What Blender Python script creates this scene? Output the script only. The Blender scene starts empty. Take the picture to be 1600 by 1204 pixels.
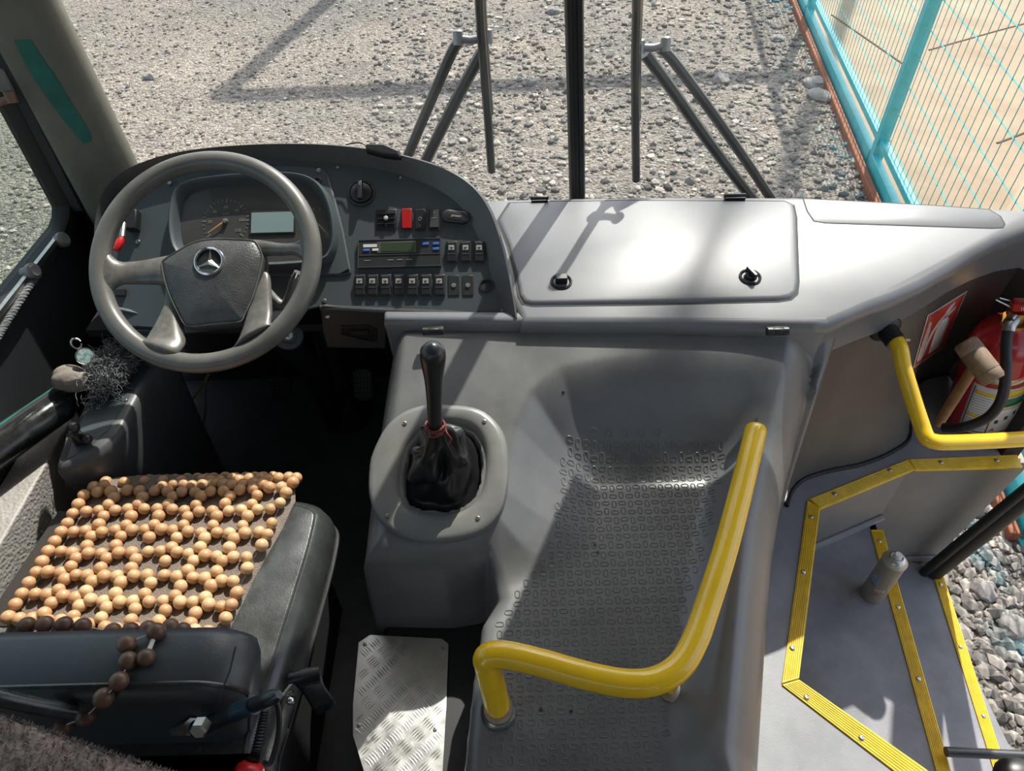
import bpy, bmesh, math, random
import numpy as np
from mathutils import Vector, Matrix
from mathutils.bvhtree import BVHTree
random.seed(7); np.random.seed(7)
S = bpy.context.scene
COL = S.collection
R = math.radians

# ------------------------------------------------------------------ camera
FPX = 1100.0
PITCH, ROLL = R(45), R(1.5)
CAM = Vector((0, 0, 1.6))
_f = Vector((0, math.cos(PITCH), -math.sin(PITCH)))
_u = Vector((0, math.sin(PITCH), math.cos(PITCH)))
_r = Vector((1, 0, 0))
RIGHT = math.cos(ROLL)*_r - math.sin(ROLL)*_u
UP = math.cos(ROLL)*_u + math.sin(ROLL)*_r
FWD = _f
cd = bpy.data.cameras.new('camera'); cam = bpy.data.objects.new('camera', cd); COL.objects.link(cam)
cam.matrix_world = Matrix(((RIGHT.x, UP.x, -FWD.x, CAM.x), (RIGHT.y, UP.y, -FWD.y, CAM.y), (RIGHT.z, UP.z, -FWD.z, CAM.z), (0, 0, 0, 1)))
cd.sensor_fit = 'HORIZONTAL'; cd.sensor_width = 36; cd.lens = FPX*36/1600; cd.clip_start = .02
S.camera = cam

def ray(px, py):
    return FWD + RIGHT*((px-800)/FPX) + UP*((602-py)/FPX)
def U(px, py, z=None, x=None, y=None, t=None):
    """measure: the point of the sight line through a photo pixel on a given world plane"""
    d = ray(px, py)
    if t is None:
        if z is not None: t = (z-CAM.z)/d.z
        elif x is not None: t = (x-CAM.x)/d.x
        else: t = (y-CAM.y)/d.y
    return CAM + d*t
def UP_plane(px, py, O, n):
    d = ray(px, py)
    return CAM + d*((O-CAM).dot(n)/d.dot(n))

# ------------------------------------------------------------------ materials
def nd(nt, t, **k):
    n = nt.nodes.new(t)
    for a, v in k.items(): setattr(n, a, v)
    return n
MATS = {}
def mat(name, col, rough=.5, metal=0, bump=0, bscale=400, bkind='NOISE', var=0, vscale=8, col2=None, coat=0, spec=.5, emit=None, sheen=0, rvar=0):
    if name in MATS: return MATS[name]
    m = bpy.data.materials.new(name); m.use_nodes = True; nt = m.node_tree
    b = nt.nodes['Principled BSDF']
    b.inputs['Base Color'].default_value = (*col, 1); b.inputs['Roughness'].default_value = rough
    b.inputs['Metallic'].default_value = metal; b.inputs['Coat Weight'].default_value = coat
    b.inputs['Specular IOR Level'].default_value = spec
    if sheen: b.inputs['Sheen Weight'].default_value = sheen
    tc = nd(nt, 'ShaderNodeTexCoord')
    if var:
        n = nd(nt, 'ShaderNodeTexNoise'); n.inputs['Scale'].default_value = vscale; n.inputs['Detail'].default_value = 6; n.inputs['Roughness'].default_value = .65
        nt.links.new(tc.outputs['Object'], n.inputs['Vector'])
        r = nd(nt, 'ShaderNodeValToRGB'); r.color_ramp.elements[0].position = .35; r.color_ramp.elements[1].position = .68
        c2 = col2 or tuple(min(1, c*(1+var)) for c in col); c1 = col if col2 else tuple(c*(1-var) for c in col)
        r.color_ramp.elements[0].color = (*c1, 1); r.color_ramp.elements[1].color = (*c2, 1)
        nt.links.new(n.outputs['Fac'], r.inputs['Fac']); nt.links.new(r.outputs['Color'], b.inputs['Base Color'])
        if rvar:
            mr = nd(nt, 'ShaderNodeMapRange'); mr.inputs['From Min'].default_value = .3; mr.inputs['From Max'].default_value = .7
            mr.inputs['To Min'].default_value = rough-rvar; mr.inputs['To Max'].default_value = rough+rvar
            nt.links.new(n.outputs['Fac'], mr.inputs['Value']); nt.links.new(mr.outputs['Result'], b.inputs['Roughness'])
    if bump:
        if bkind == 'NOISE':
            n = nd(nt, 'ShaderNodeTexNoise'); n.inputs['Scale'].default_value = bscale; n.inputs['Detail'].default_value = 3; o = n.outputs['Fac']
        else:
            n = nd(nt, 'ShaderNodeTexVoronoi'); n.inputs['Scale'].default_value = bscale; o = n.outputs['Distance']
            if bkind == 'SMOOTH': n.feature = 'SMOOTH_F1'
        nt.links.new(tc.outputs['Object'], n.inputs['Vector'])
        bp = nd(nt, 'ShaderNodeBump'); bp.inputs['Strength'].default_value = bump; bp.inputs['Distance'].default_value = .002
        nt.links.new(o, bp.inputs['Height']); nt.links.new(bp.outputs['Normal'], b.inputs['Normal'])
    if emit: b.inputs['Emission Color'].default_value = (*col, 1); b.inputs['Emission Strength'].default_value = emit
    MATS[name] = m; return m

COVER = mat('cover_plastic', (.128, .129, .126), .35, bump=.035, bscale=800, var=.16, vscale=7, rvar=.06, spec=.65)
SHELF = mat('shelf_plastic', (.155, .16, .168), .36, bump=.03, bscale=800, var=.06, vscale=6, spec=.62)
BEZEL = mat('bezel_plastic', (.16, .16, .15), .36, bump=.03, bscale=500, var=.15, vscale=9)
FASCIA = mat('fascia_plastic', (.046, .057, .064), .48, bump=.05, bscale=700)
COWL = mat('cowl_plastic', (.07, .07, .07), .32, bump=.03, bscale=500, var=.15, vscale=10)
BLACK = mat('black_plastic', (.012, .012, .013), .4)
SWITCH = mat('switch_plastic', (.02, .021, .023), .38)
PANELB = mat('brown_panel', (.032, .026, .022), .55, bump=.05)
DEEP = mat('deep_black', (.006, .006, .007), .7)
RUBBER = mat('black_rubber', (.014, .014, .015), .5, bump=.03)
WHEEL = mat('wheel_grip', (.118, .113, .101), .34, bump=.03, bscale=500, var=.18, vscale=14)
SPOKE = mat('wheel_spoke', (.118, .112, .10), .27, bump=.04, bscale=500, var=.3, vscale=40)
PAD = mat('wheel_pad', (.06, .061, .06), .38, bump=.35, bscale=420, bkind='SMOOTH', var=.25, vscale=30)
CHROME = mat('chrome', (.75, .75, .74), .16, metal=1)
STEEL = mat('steel', (.5, .49, .46), .33, metal=1, var=.2, vscale=60)
ALU = mat('aluminium', (.74, .74, .72), .34, metal=1, var=.12, vscale=18, rvar=.08)
YELLOW = mat('yellow_paint', (.88, .54, .010), .26, coat=.5, var=.06, vscale=12)
YSTRIP = mat('yellow_strip', (.76, .49, .015), .42, var=.16, vscale=30)
RED = mat('red_plastic', (.50, .012, .012), .35)
REDP = mat('red_paint', (.46, .014, .02), .25, coat=.4, var=.12, vscale=14)
REDS = mat('sign_red', (.56, .055, .03), .5, var=.08, vscale=30)
WHITE = mat('white_print', (.72, .71, .68), .5)
OFFW = mat('offwhite_print', (.55, .54, .50), .5)
GREYT = mat('lamp_tile', (.42, .41, .36), .5)
BLUE = mat('blue_button', (.03, .13, .48), .4)
GREEN = mat('green_print', (.02, .16, .07), .5)
YELP = mat('yellow_print', (.75, .52, .03), .5)
LCD = mat('lcd_grey', (.20, .27, .27), .25)
LCDG = mat('lcd_green', (.035, .055, .025), .2)
ORANGE = mat('needle_orange', (.55, .26, .10), .5)
DIAL = mat('dial_face', (.058, .055, .05), .3, coat=.3)
DIALP = mat('dial_print', (.22, .22, .21), .5)
LEATHER = mat('seat_leather', (.036, .039, .038), .26, bump=.06, bscale=300, bkind='SMOOTH', var=.22, vscale=16, rvar=.08)
BACKL = mat('seat_back_vinyl', (.042, .048, .053), .38, bump=.08, bscale=300, bkind='SMOOTH', var=.12, vscale=10)
MESHF = mat('seat_mesh_fabric', (.20, .16, .13), .85, bump=.8, bscale=420, bkind='VORONOI', var=.15, vscale=30)
THREAD = mat('thread', (.05, .05, .05), .8)
CORDW = mat('white_cord', (.62, .58, .52), .6)
CORDR = mat('red_black_cord', (.22, .03, .02), .7, var=.5, vscale=300, col2=(.02, .01, .01))
BOOT = mat('boot_leather', (.011, .011, .012), .3, bump=.15, bscale=260, bkind='SMOOTH')
KNOB = mat('knob_plastic', (.014, .015, .017), .33)
FLOORB = mat('cab_rubber_floor', (.03, .036, .034), .6, bump=.1, var=.35, vscale=14)
VINYL = mat('grey_vinyl', (.235, .238, .25), .5, bump=.12, bscale=300, var=.14, vscale=9)
VINYLT = mat('tread_vinyl', (.19, .192, .205), .55, bump=.25, bscale=220, var=.22, vscale=6)
PANELG = mat('grey_panel', (.20, .195, .185), .45, var=.12, vscale=5)
WALLM = mat('wall_grain', (.34, .32, .30), .55, bump=1.0, bscale=150, bkind='SMOOTH', var=.1, vscale=10)
WALLD = mat('wall_dark', (.012, .014, .017), .6)
FELT = mat('felt_trim', (.045, .036, .03), .95, bump=.6, bscale=500)
PILLAR = mat('pillar_trim', (.125, .122, .098), .45, bump=.15, bscale=300, var=.2, vscale=6)
TEAL = mat('teal_paint', (.05, .50, .53), .35, var=.12, vscale=10)
TEALW = mat('teal_wire', (.12, .52, .50), .4)
TEALD = mat('teal_trim', (.01, .16, .13), .4)
RUST = mat('rust_beam', (.26, .085, .035), .8, bump=.5, bscale=90, var=.3, vscale=20)
WIPER = mat('wiper_black', (.028, .030, .032), .38, coat=.2)
WIPERA = mat('wiper_hub', (.24, .25, .26), .35, metal=.8)
PLUSH = mat('plush', (.25, .195, .165), .95, bump=1.0, bscale=260, var=.35, vscale=60, sheen=.3)
RAG = mat('rag_threads', (.15, .155, .16), .9, var=.4, vscale=40)
CLOTH = mat('grubby_cloth', (.24, .21, .175), .9, bump=.4, bscale=120, var=.35, vscale=25)
WOODH = mat('handle_wood', (.30, .15, .06), .55, var=.3, vscale=25)
MALLET = mat('mallet_wood', (.23, .16, .105), .7, var=.3, vscale=30)
CANM = mat('can_body', (.40, .36, .29), .35, metal=.25, var=.12, vscale=25)
BLUEARM = mat('blue_black_sleeve', (.010, .015, .020), .3, var=.3, vscale=60)
BEIGE = mat('beige_base', (.40, .35, .27), .6, var=.25, vscale=50)
BRASS = mat('brass', (.45, .25, .05), .35, metal=1)
CEILM = mat('ceiling_panel', (.45, .45, .43), .7)
ROCKM = mat('rock', (.27, .255, .235), .85, bump=.8, bscale=40, var=.25, vscale=20)
WIREY = mat('wire_yellow', (.35, .30, .05), .5)
WIREG = mat('wire_green', (.10, .16, .13), .5)

def wood_bead(name, c1, c2, rough):
    m = bpy.data.materials.new(name); m.use_nodes = True; nt = m.node_tree; b = nt.nodes['Principled BSDF']
    oi = nd(nt, 'ShaderNodeObjectInfo'); tc = nd(nt, 'ShaderNodeTexCoord')
    w = nd(nt, 'ShaderNodeTexNoise'); w.inputs['Scale'].default_value = 120; w.inputs['Detail'].default_value = 4
    mp = nd(nt, 'ShaderNodeMapping'); mp.inputs['Scale'].default_value = (1, .2, 1)
    nt.links.new(tc.outputs['Object'], mp.inputs['Vector']); nt.links.new(mp.outputs['Vector'], w.inputs['Vector'])
    ad = nd(nt, 'ShaderNodeMath', operation='ADD'); ml = nd(nt, 'ShaderNodeMath', operation='MULTIPLY'); ml.inputs[1].default_value = .5
    nt.links.new(w.outputs['Fac'], ad.inputs[0]); nt.links.new(oi.outputs['Random'], ad.inputs[1]); nt.links.new(ad.outputs[0], ml.inputs[0])
    r = nd(nt, 'ShaderNodeValToRGB'); r.color_ramp.elements[0].color = (*c1, 1); r.color_ramp.elements[1].color = (*c2, 1)
    r.color_ramp.elements[0].position = .25; r.color_ramp.elements[1].position = .8
    nt.links.new(ml.outputs[0], r.inputs['Fac']); nt.links.new(r.outputs['Color'], b.inputs['Base Color'])
    b.inputs['Roughness'].default_value = rough
    return m
BEADL = wood_bead('light_wood_bead', (.50, .27, .13), (.66, .44, .23), .42)
BEADD = wood_bead('dark_wood_bead', (.10, .052, .033), (.16, .085, .05), .4)

# glass that really lets the sun in: clear transmission, a dim mirror coat and a film of road dust
def glass(name, tint, dust):
    m = bpy.data.materials.new(name); m.use_nodes = True; nt = m.node_tree
    nt.nodes.remove(nt.nodes['Principled BSDF']); out = nt.nodes['Material Output']
    t = nd(nt, 'ShaderNodeBsdfTransparent'); t.inputs['Color'].default_value = (*tint, 1)
    g = nd(nt, 'ShaderNodeBsdfGlossy'); g.inputs['Roughness'].default_value = .02
    d = nd(nt, 'ShaderNodeBsdfDiffuse'); d.inputs['Color'].default_value = (.6, .58, .54, 1)
    lw = nd(nt, 'ShaderNodeLayerWeight'); lw.inputs['Blend'].default_value = .5; pw = nd(nt, 'ShaderNodeMath', operation='POWER'); pw.inputs[1].default_value = 5; nt.links.new(lw.outputs['Facing'], pw.inputs[0]); fr = nd(nt, 'ShaderNodeMath', operation='MULTIPLY_ADD'); fr.inputs[1].default_value = .9; fr.inputs[2].default_value = .02; nt.links.new(pw.outputs[0], fr.inputs[0])
    m1 = nd(nt, 'ShaderNodeMixShader'); m2 = nd(nt, 'ShaderNodeMixShader')
    nt.links.new(fr.outputs[0], m1.inputs[0]); nt.links.new(t.outputs[0], m1.inputs[1]); nt.links.new(g.outputs[0], m1.inputs[2])
    tc = nd(nt, 'ShaderNodeTexCoord'); n = nd(nt, 'ShaderNodeTexNoise'); n.inputs['Scale'].default_value = 3; n.inputs['Detail'].default_value = 5
    nt.links.new(tc.outputs['Object'], n.inputs['Vector'])
    mr = nd(nt, 'ShaderNodeMapRange'); mr.inputs['From Min'].default_value = .35; mr.inputs['From Max'].default_value = .75; mr.inputs['To Max'].default_value = dust
    nt.links.new(n.outputs['Fac'], mr.inputs['Value']); nt.links.new(mr.outputs['Result'], m2.inputs[0])
    nt.links.new(m1.outputs[0], m2.inputs[1]); nt.links.new(d.outputs[0], m2.inputs[2]); nt.links.new(m2.outputs[0], out.inputs['Surface'])
    return m
GLASS = glass('windshield_glass', (.97, .98, .97), .05)
GLASSS = glass('side_glass_tinted', (.80, .86, .82), .02)

# ------------------------------------------------------------------ mesh builder
ORG = {}
def catmull(P, n=8, closed=False):
    P = [Vector(p) for p in P]; out = []; N = len(P)
    rng = N if closed else N-1
    for i in range(rng):
        p1 = P[i]; p2 = P[(i+1) % N]
        p0 = P[i-1] if (closed or i > 0) else p1*2-p2
        p3 = P[(i+2) % N] if (closed or i+2 < N) else p2*2-p1
        for k in range(n):
            s = k/n
            out.append(.5*((2*p1)+(p2-p0)*s+(2*p0-5*p1+4*p2-p3)*s*s+(3*p1-p0-3*p2+p3)*s**3))
    if not closed: out.append(P[-1].copy())
    return out
def basis(d):
    d = Vector(d).normalized(); a = Vector((0, 0, 1)) if abs(d.z) < .9 else Vector((0, 1, 0))
    x = a.cross(d).normalized(); return x, d.cross(x), d
class Frame:
    def __init__(s, O, ex, ey, ez): s.O = Vector(O); s.x = Vector(ex).normalized(); s.y = Vector(ey).normalized(); s.z = Vector(ez).normalized()
    def p(s, u, v, w=0): return s.O + s.x*u + s.y*v + s.z*w
    def uv(s, px, py, h=0):
        q = UP_plane(px, py, s.O + s.z*h, s.z) - s.O
        return q.dot(s.x), q.dot(s.y)
    def px(s, px, py, w=0):
        u, v = s.uv(px, py, w); return s.p(u, v, w)
WORLD = Frame((0, 0, 0), (1, 0, 0), (0, 1, 0), (0, 0, 1))
class MB:
    def __init__(s): s.v = []; s.f = []
    def add(s, vs, fs):
        o = len(s.v); s.v += [Vector(v) for v in vs]; s.f += [tuple(i+o for i in f) for f in fs]; return s
    def rings(s, rs, close=True, cap0=True, cap1=True):
        n = len(rs[0]); vs = [p for r in rs for p in r]; fs = []
        for i in range(len(rs)-1):
            for j in range(n if close else n-1):
                k = (j+1) % n
                fs.append((i*n+j, i*n+k, (i+1)*n+k, (i+1)*n+j))
        if cap0: fs.append(tuple(reversed(range(n))))
        if cap1: fs.append(tuple((len(rs)-1)*n+j for j in range(n)))
        return s.add(vs, fs)
    def grid(s, P):
        m = len(P[0]); vs = [p for r in P for p in r]
        fs = [(i*m+j, i*m+j+1, (i+1)*m+j+1, (i+1)*m+j) for i in range(len(P)-1) for j in range(m-1)]
        return s.add(vs, fs)
    def box(s, c, sx, sy, sz, F=WORLD):
        """c in frame coordinates, full sizes"""
        P = [F.p(c[0]+a*sx/2, c[1]+b*sy/2, c[2]+d*sz/2) for d in (-1, 1) for a, b in ((-1, -1), (1, -1), (1, 1), (-1, 1))]
        return s.add(P, [(3, 2, 1, 0), (4, 5, 6, 7), (0, 1, 5, 4), (1, 2, 6, 5), (2, 3, 7, 6), (3, 0, 4, 7)])
    def prism(s, poly, h0, h1, F=WORLD):
        return s.rings([[F.p(a, b, h0) for a, b in poly], [F.p(a, b, h1) for a, b in poly]])
    def tube(s, pts, r, n=10, closed=False, cap=True):
        pts = [Vector(p) for p in pts]; N = len(pts); rs = []
        rad = r if isinstance(r, (list, tuple)) else [r]*N
        T = []
        for i in range(N):
            a = pts[(i-1) % N] if (closed or i > 0) else pts[i]; b = pts[(i+1) % N] if (closed or i < N-1) else pts[i]
            T.append((b-a).normalized())
        x, y, _ = basis(T[0])
        for i in range(N):
            x = (x - T[i]*x.dot(T[i])).normalized(); y = T[i].cross(x)
            rs.append([pts[i]+(x*math.cos(k*2*math.pi/n)+y*math.sin(k*2*math.pi/n))*rad[i] for k in range(n)])
        if closed:
            rs.append(rs[0]); return s.rings(rs, True, False, False)
        return s.rings(rs, True, cap, cap)
    def lathe(s, prof, O, axis, n=24, cap=True):
        x, y, d = basis(axis); O = Vector(O)
        rs = [[O+d*h+(x*math.cos(k*2*math.pi/n)+y*math.sin(k*2*math.pi/n))*max(r, 1e-5) for k in range(n)] for r, h in prof]
        return s.rings(rs, True, cap, cap)
    def sphere(s, c, r, sc=(1, 1, 1), nu=16, nv=10):
        c = Vector(c); rs = []
        for i in range(nv+1):
            a = math.pi*i/nv; rs.append([c+Vector((math.sin(a)*math.cos(2*math.pi*k/nu)*sc[0], math.sin(a)*math.sin(2*math.pi*k/nu)*sc[1], math.cos(a)*sc[2]))*r for k in range(nu)])
        return s.rings(rs, True, False, False)
    def tree(s): return BVHTree.FromPolygons(s.v, s.f)
    def build(s, name, m, parent=None, loc=None, bevel=0, sub=0, ang=40, smooth=True, seg=2, merge=True):
        if parent is not None: o0 = ORG[parent.name]
        elif loc is not None: o0 = Vector(loc)
        else:
            zs = [v.z for v in s.v]; o0 = Vector((sum(v.x for v in s.v)/len(s.v), sum(v.y for v in s.v)/len(s.v), min(zs)))
        me = bpy.data.meshes.new(name); me.from_pydata([v-o0 for v in s.v], [], s.f)
        if merge:
            bm = bmesh.new(); bm.from_mesh(me); bmesh.ops.remove_doubles(bm, verts=bm.verts, dist=1e-6)
            bmesh.ops.recalc_face_normals(bm, faces=bm.faces); bm.to_mesh(me); bm.free()
        me.materials.append(m)
        if smooth:
            me.shade_smooth(); me.set_sharp_from_angle(angle=R(ang))
        ob = bpy.data.objects.new(name, me); COL.objects.link(ob); ORG[ob.name] = o0
        if parent is not None: ob.parent = parent
        else: ob.location = o0
        if bevel:
            b = ob.modifiers.new('bevel', 'BEVEL'); b.width = bevel; b.segments = seg; b.limit_method = 'ANGLE'; b.angle_limit = R(35); b.harden_normals = False
        if sub:
            q = ob.modifiers.new('sub', 'SUBSURF'); q.levels = sub; q.render_levels = sub
        return ob
def tag(o, label, cat, group=None, kind=None):
    o['label'] = label; o['category'] = cat
    if group: o['group'] = group
    if kind: o['kind'] = kind
    return o
def thing(name, loc, label, cat, group=None):
    e = bpy.data.objects.new(name, None); COL.objects.link(e); e.location = Vector(loc); e.empty_display_size = .05
    ORG[e.name] = Vector(loc); return tag(e, label, cat, group)
def struct(o):
    o['kind'] = 'structure'; return o
def dup_part(src, parent, at, src_at):
    c = src.copy(); COL.objects.link(c); c.parent = parent; c.location = Vector(at)-Vector(src_at)+src.location; ORG[c.name] = ORG[src.name]; return c
def text(s, F, u, v, w, size, m, name, parent, align='CENTER', rot=0, shear=0, thick=.0003):
    c = bpy.data.curves.new(name, 'FONT'); c.body = s; c.size = size; c.align_x = align; c.align_y = 'CENTER'; c.extrude = thick; c.shear = shear
    t = bpy.data.objects.new(name+'_tmp', c); COL.objects.link(t)
    dg = bpy.context.evaluated_depsgraph_get(); dg.update()
    me = bpy.data.meshes.new_from_object(t.evaluated_get(dg)); bpy.data.objects.remove(t)
    ca, sa = math.cos(rot), math.sin(rot)
    o0 = ORG[parent.name] if parent is not None else F.p(u, v, w)
    for q in me.vertices:
        x, y = q.co.x*ca-q.co.y*sa, q.co.x*sa+q.co.y*ca
        q.co = F.p(u+x, v+y, w+q.co.z) - o0
    me.materials.clear(); me.materials.append(m)
    o = bpy.data.objects.new(name, me); COL.objects.link(o)
    if parent is not None: o.parent = parent
    ORG[o.name] = o0
    return o
def rrect(cx, cy, w, h, r, n=5):
    P = []
    for sx, sy, a0 in ((1, 1, 0), (-1, 1, 90), (-1, -1, 180), (1, -1, 270)):
        for k in range(n+1):
            a = R(a0+90*k/n); P.append((cx+sx*(w/2-r)+r*math.cos(a), cy+sy*(h/2-r)+r*math.sin(a)))
    return P
def circle(cx, cy, r, n=20): return [(cx+r*math.cos(2*math.pi*k/n), cy+r*math.sin(2*math.pi*k/n)) for k in range(n)]
def smooth2d(P, n=5): return [(q.x, q.y) for q in catmull([(a, b, 0) for a, b in P], n, True)]
def area2(P): return sum(P[i][0]*P[(i+1) % len(P)][1]-P[(i+1) % len(P)][0]*P[i][1] for i in range(len(P)))/2
def offset2(P, d):
    """grow a polygon outward by d (vertex normals)"""
    s = 1 if area2(P) > 0 else -1; out = []; n = len(P)
    for i in range(n):
        a, b, c = Vector(P[i-1]), Vector(P[i]), Vector(P[(i+1) % n])
        e1 = (b-a).normalized() if (b-a).length > 1e-9 else Vector((1, 0)); e2 = (c-b).normalized() if (c-b).length > 1e-9 else e1
        n1 = Vector((e1.y, -e1.x))*s; n2 = Vector((e2.y, -e2.x))*s; m = (n1+n2)
        m = m.normalized() if m.length > 1e-6 else n1
        k = d/max(.5, m.dot(n1)); out.append((b.x+m.x*k, b.y+m.y*k))
    return out
def polar_resample(P, c, n=64):
    """radius by angle, for star shaped outlines"""
    out = []; N = len(P)
    for k in range(n):
        a = 2*math.pi*k/n; d = Vector((math.cos(a), math.sin(a))); best = None
        for i in range(N):
            p, q = Vector(P[i])-Vector(c), Vector(P[(i+1) % N])-Vector(c); e = q-p
            den = d.x*e.y-d.y*e.x
            if abs(den) < 1e-12: continue
            t = (p.x*e.y-p.y*e.x)/den; s = (p.x*d.y-p.y*d.x)/den
            if t > 0 and -1e-6 <= s <= 1+1e-6 and (best is None or t > best): best = t
        out.append((c[0]+d.x*best, c[1]+d.y*best))
    return out
def sdf(X, Y, P):
    """signed distance, positive inside"""
    d = np.full(X.shape, 1e9); ins = np.zeros(X.shape, bool); n = len(P)
    for i in range(n):
        ax, ay = P[i]; bx, by = P[(i+1) % n]; ex, ey = bx-ax, by-ay
        t = np.clip(((X-ax)*ex+(Y-ay)*ey)/(ex*ex+ey*ey+1e-12), 0, 1)
        d = np.minimum(d, np.hypot(X-ax-t*ex, Y-ay-t*ey))
        if ay != by:
            c = ((ay > Y) != (by > Y)) & (X < (bx-ax)*(Y-ay)/(by-ay)+ax); ins ^= c
    return np.where(ins, d, -d)
def sst(a, b, x):
    t = np.clip((x-a)/(b-a), 0, 1); return t*t*(3-2*t)
def screw(parent, O, nrm, r=.005, m=None, name='screw'):
    x, y, d = basis(nrm)
    mb = MB(); mb.lathe([(r, 0), (r, .0012), (r*.8, .0026), (r*.45, .003), (r*.4, .0016), (0, .0016)], O, nrm, 12)
    return mb.build(name, m or STEEL, parent)
# ================================================================== ENGINE COVER
def W(px, py, z): q = U(px, py, z=z); return (q.x, q.y)
def zt(Y): return .355 + .035*np.clip((Y-.35)/.65, 0, 1)
def zp(Y): return np.where(Y > .70, .44+(np.minimum(Y, 1.16)-.73)*.375, .43)
HUMP = [W(560, 868, .44), W(575, 700, .52), W(592, 560, .59), (-.272, 1.22), (.75, 1.22)] + [W(1300, 560, .58), W(1180, 575, .57), W(1050, 585, .565), W(950, 592, .56), W(890, 606, .55), W(855, 632, .54), W(835, 672, .525), W(824, 720, .505), W(818, 765, .49), W(800, 812, .47), W(770, 846, .45), W(735, 863, .44), W(690, 870, .44)]
TREAD = [(-.06, .74), (-.06, 1.19), (.7, 1.2)] + [W(1288, 525, .60), W(1272, 600, .52), W(1250, 690, .42), W(1230, 765, .38), W(1214, 860, .36), W(1204, 960, .345), W(1196, 1080, .33), W(1188, 1204, .32), (.40, .24), (-.075, .24)] + [W(722, 1204, .36), W(738, 1060, .36), W(752, 975, .36), W(775, 935, .37)]
RIGHTL = TREAD[3:12]
SURR_PX = [(540+a/3.169, 520+b/3.169) for a, b in ((120, 680), (135, 600), (200, 470), (290, 395), (400, 360), (520, 360), (640, 375), (720, 420), (780, 500), (803, 620), (800, 760), (770, 880), (700, 970), (600, 1015), (450, 1035), (330, 1025), (230, 985), (160, 910), (120, 800))]
HOLE_PX = [(540+a/3.169, 520+b/3.169) for a, b in ((275, 700), (300, 580), (360, 500), (430, 455), (560, 455), (640, 490), (680, 560), (690, 640), (680, 740), (650, 820), (590, 870), (500, 895), (380, 885), (310, 860), (275, 790))]
# plateau plane for the surround (z = .44 + (y-.73)*.375)
PN = Vector((0, -.375, 1)).normalized(); PO = Vector((0, .73, .44))
def surr_uv(P, lift=0): return [UP_plane(a, b, PO+PN*lift, PN) for a, b in P]
HOLE_W = [(q.x, q.y) for q in surr_uv(HOLE_PX)]
def cover_h(X, Y):
    dh = sdf(X, Y, HUMP); dt = sdf(X, Y, TREAD)
    plateau = zp(Y)
    w = .055 + .085*sst(-.04, .16, X)            # a long concave slope at the front, a shorter one beside the hump
    k = sst(-w*1.05, .05, dh)
    # distance from the right edge (ridge along it)
    pts = RIGHTL; d = np.full(X.shape, 1e9)
    for i in range(len(pts)-1):
        ax, ay = pts[i]; bx, by = pts[i+1]; ex, ey = bx-ax, by-ay
        t = np.clip(((X-ax)*ex+(Y-ay)*ey)/(ex*ex+ey*ey), 0, 1); d = np.minimum(d, np.hypot(X-ax-t*ex, Y-ay-t*ey))
    ridge = .05*sst(.17, .075, d)
    low = zt(Y)+ridge
    h = low*(1-k)+plateau*k
    h = h - .085*np.clip(1-d/.075, 0, 1)**1.6
    h = h - .09*sst(0, .012, sdf(X, Y, HOLE_W)-.004)
    dom = np.maximum(dh, dt)
    r = .03
    edge = np.where(dom < r, r-np.sqrt(np.maximum(0, r*r-(r-np.clip(dom, 0, r))**2)), 0)
    h = h-edge-np.maximum(0, -dom)*16
    # the cover ends at a step foot behind the hump where the alloy plate lies
    return np.maximum(h, 0)
nx, ny = 248, 206
gx = np.linspace(-.345, .735, nx); gy = np.linspace(.25, 1.178, ny)
X, Y = np.meshgrid(gx, gy, indexing='ij'); H = cover_h(X, Y)
cover = thing('engine_cover', (.15, .7, 0), 'big moulded grey plastic engine cover with studded foot well beside the driver seat', 'engine cover')
mb = MB()
idx = -np.ones((nx, ny), int); keep = H > 1e-4
kk = keep.copy()
for dx in (-1, 0, 1):
    for dy in (-1, 0, 1): kk |= np.roll(np.roll(keep, dx, 0), dy, 1)
c = 0
for i in range(nx):
    for j in range(ny):
        if kk[i, j]: idx[i, j] = c; c += 1; mb.v.append(Vector((X[i, j], Y[i, j], H[i, j])))
for i in range(nx-1):
    for j in range(ny-1):
        q = (idx[i, j], idx[i+1, j], idx[i+1, j+1], idx[i, j+1])
        if min(q) >= 0: mb.f.append(q)
CT = mb.tree()
mb.build('cover_shell', COVER, cover, ang=60)
def on_cover(px, py, lift=0):
    d = ray(px, py); h, n, _, _ = CT.ray_cast(CAM, d.normalized())
    if n.z < 0: n = -n
    return h+n*lift, n

# raised studs of the foot well: little pill rings, upright and lying by turns
STUD = [(875, 722), (905, 708), (1010, 706), (1135, 710), (1137, 735), (1120, 810), (1098, 890), (1080, 960), (1070, 1030), (1056, 1120), (1040, 1204), (1035, 1260), (752, 1260), (752, 1180), (757, 1110), (763, 1020), (772, 972), (795, 935), (830, 885), (852, 850), (864, 800), (868, 760)]
SP = [(q.x, q.y) for q in (U(a, b, z=.375) for a, b in STUD)]
mb = MB(); pit = .0172
for i in range(-20, 45):
    for j in range(0, 60):
        x = i*pit; y = .28+j*.0193+(.003 if i % 2 else 0)
        if float(sdf(np.array([x]), np.array([y]), SP)[0]) < .008: continue
        up = (i+j) % 2 == 0
        L, wd = (.0073, .0044)
        path = []
        for k in range(12):
            a = 2*math.pi*k/12; cx, sy = math.cos(a)*wd, math.sin(a)*wd
            sy += (L-wd) if sy >= 0 else -(L-wd)
            path.append((cx, sy) if up else (sy, cx))
        pa = np.array(path); zz = cover_h(x+pa[:, 0], y+pa[:, 1])
        mb.tube([(x+a, y+b, c_+.0004) for (a, b), c_ in zip(path, zz)], .0011, 4, closed=True)
mb.build('foot_well_studs', COVER, cover, ang=80)
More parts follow.
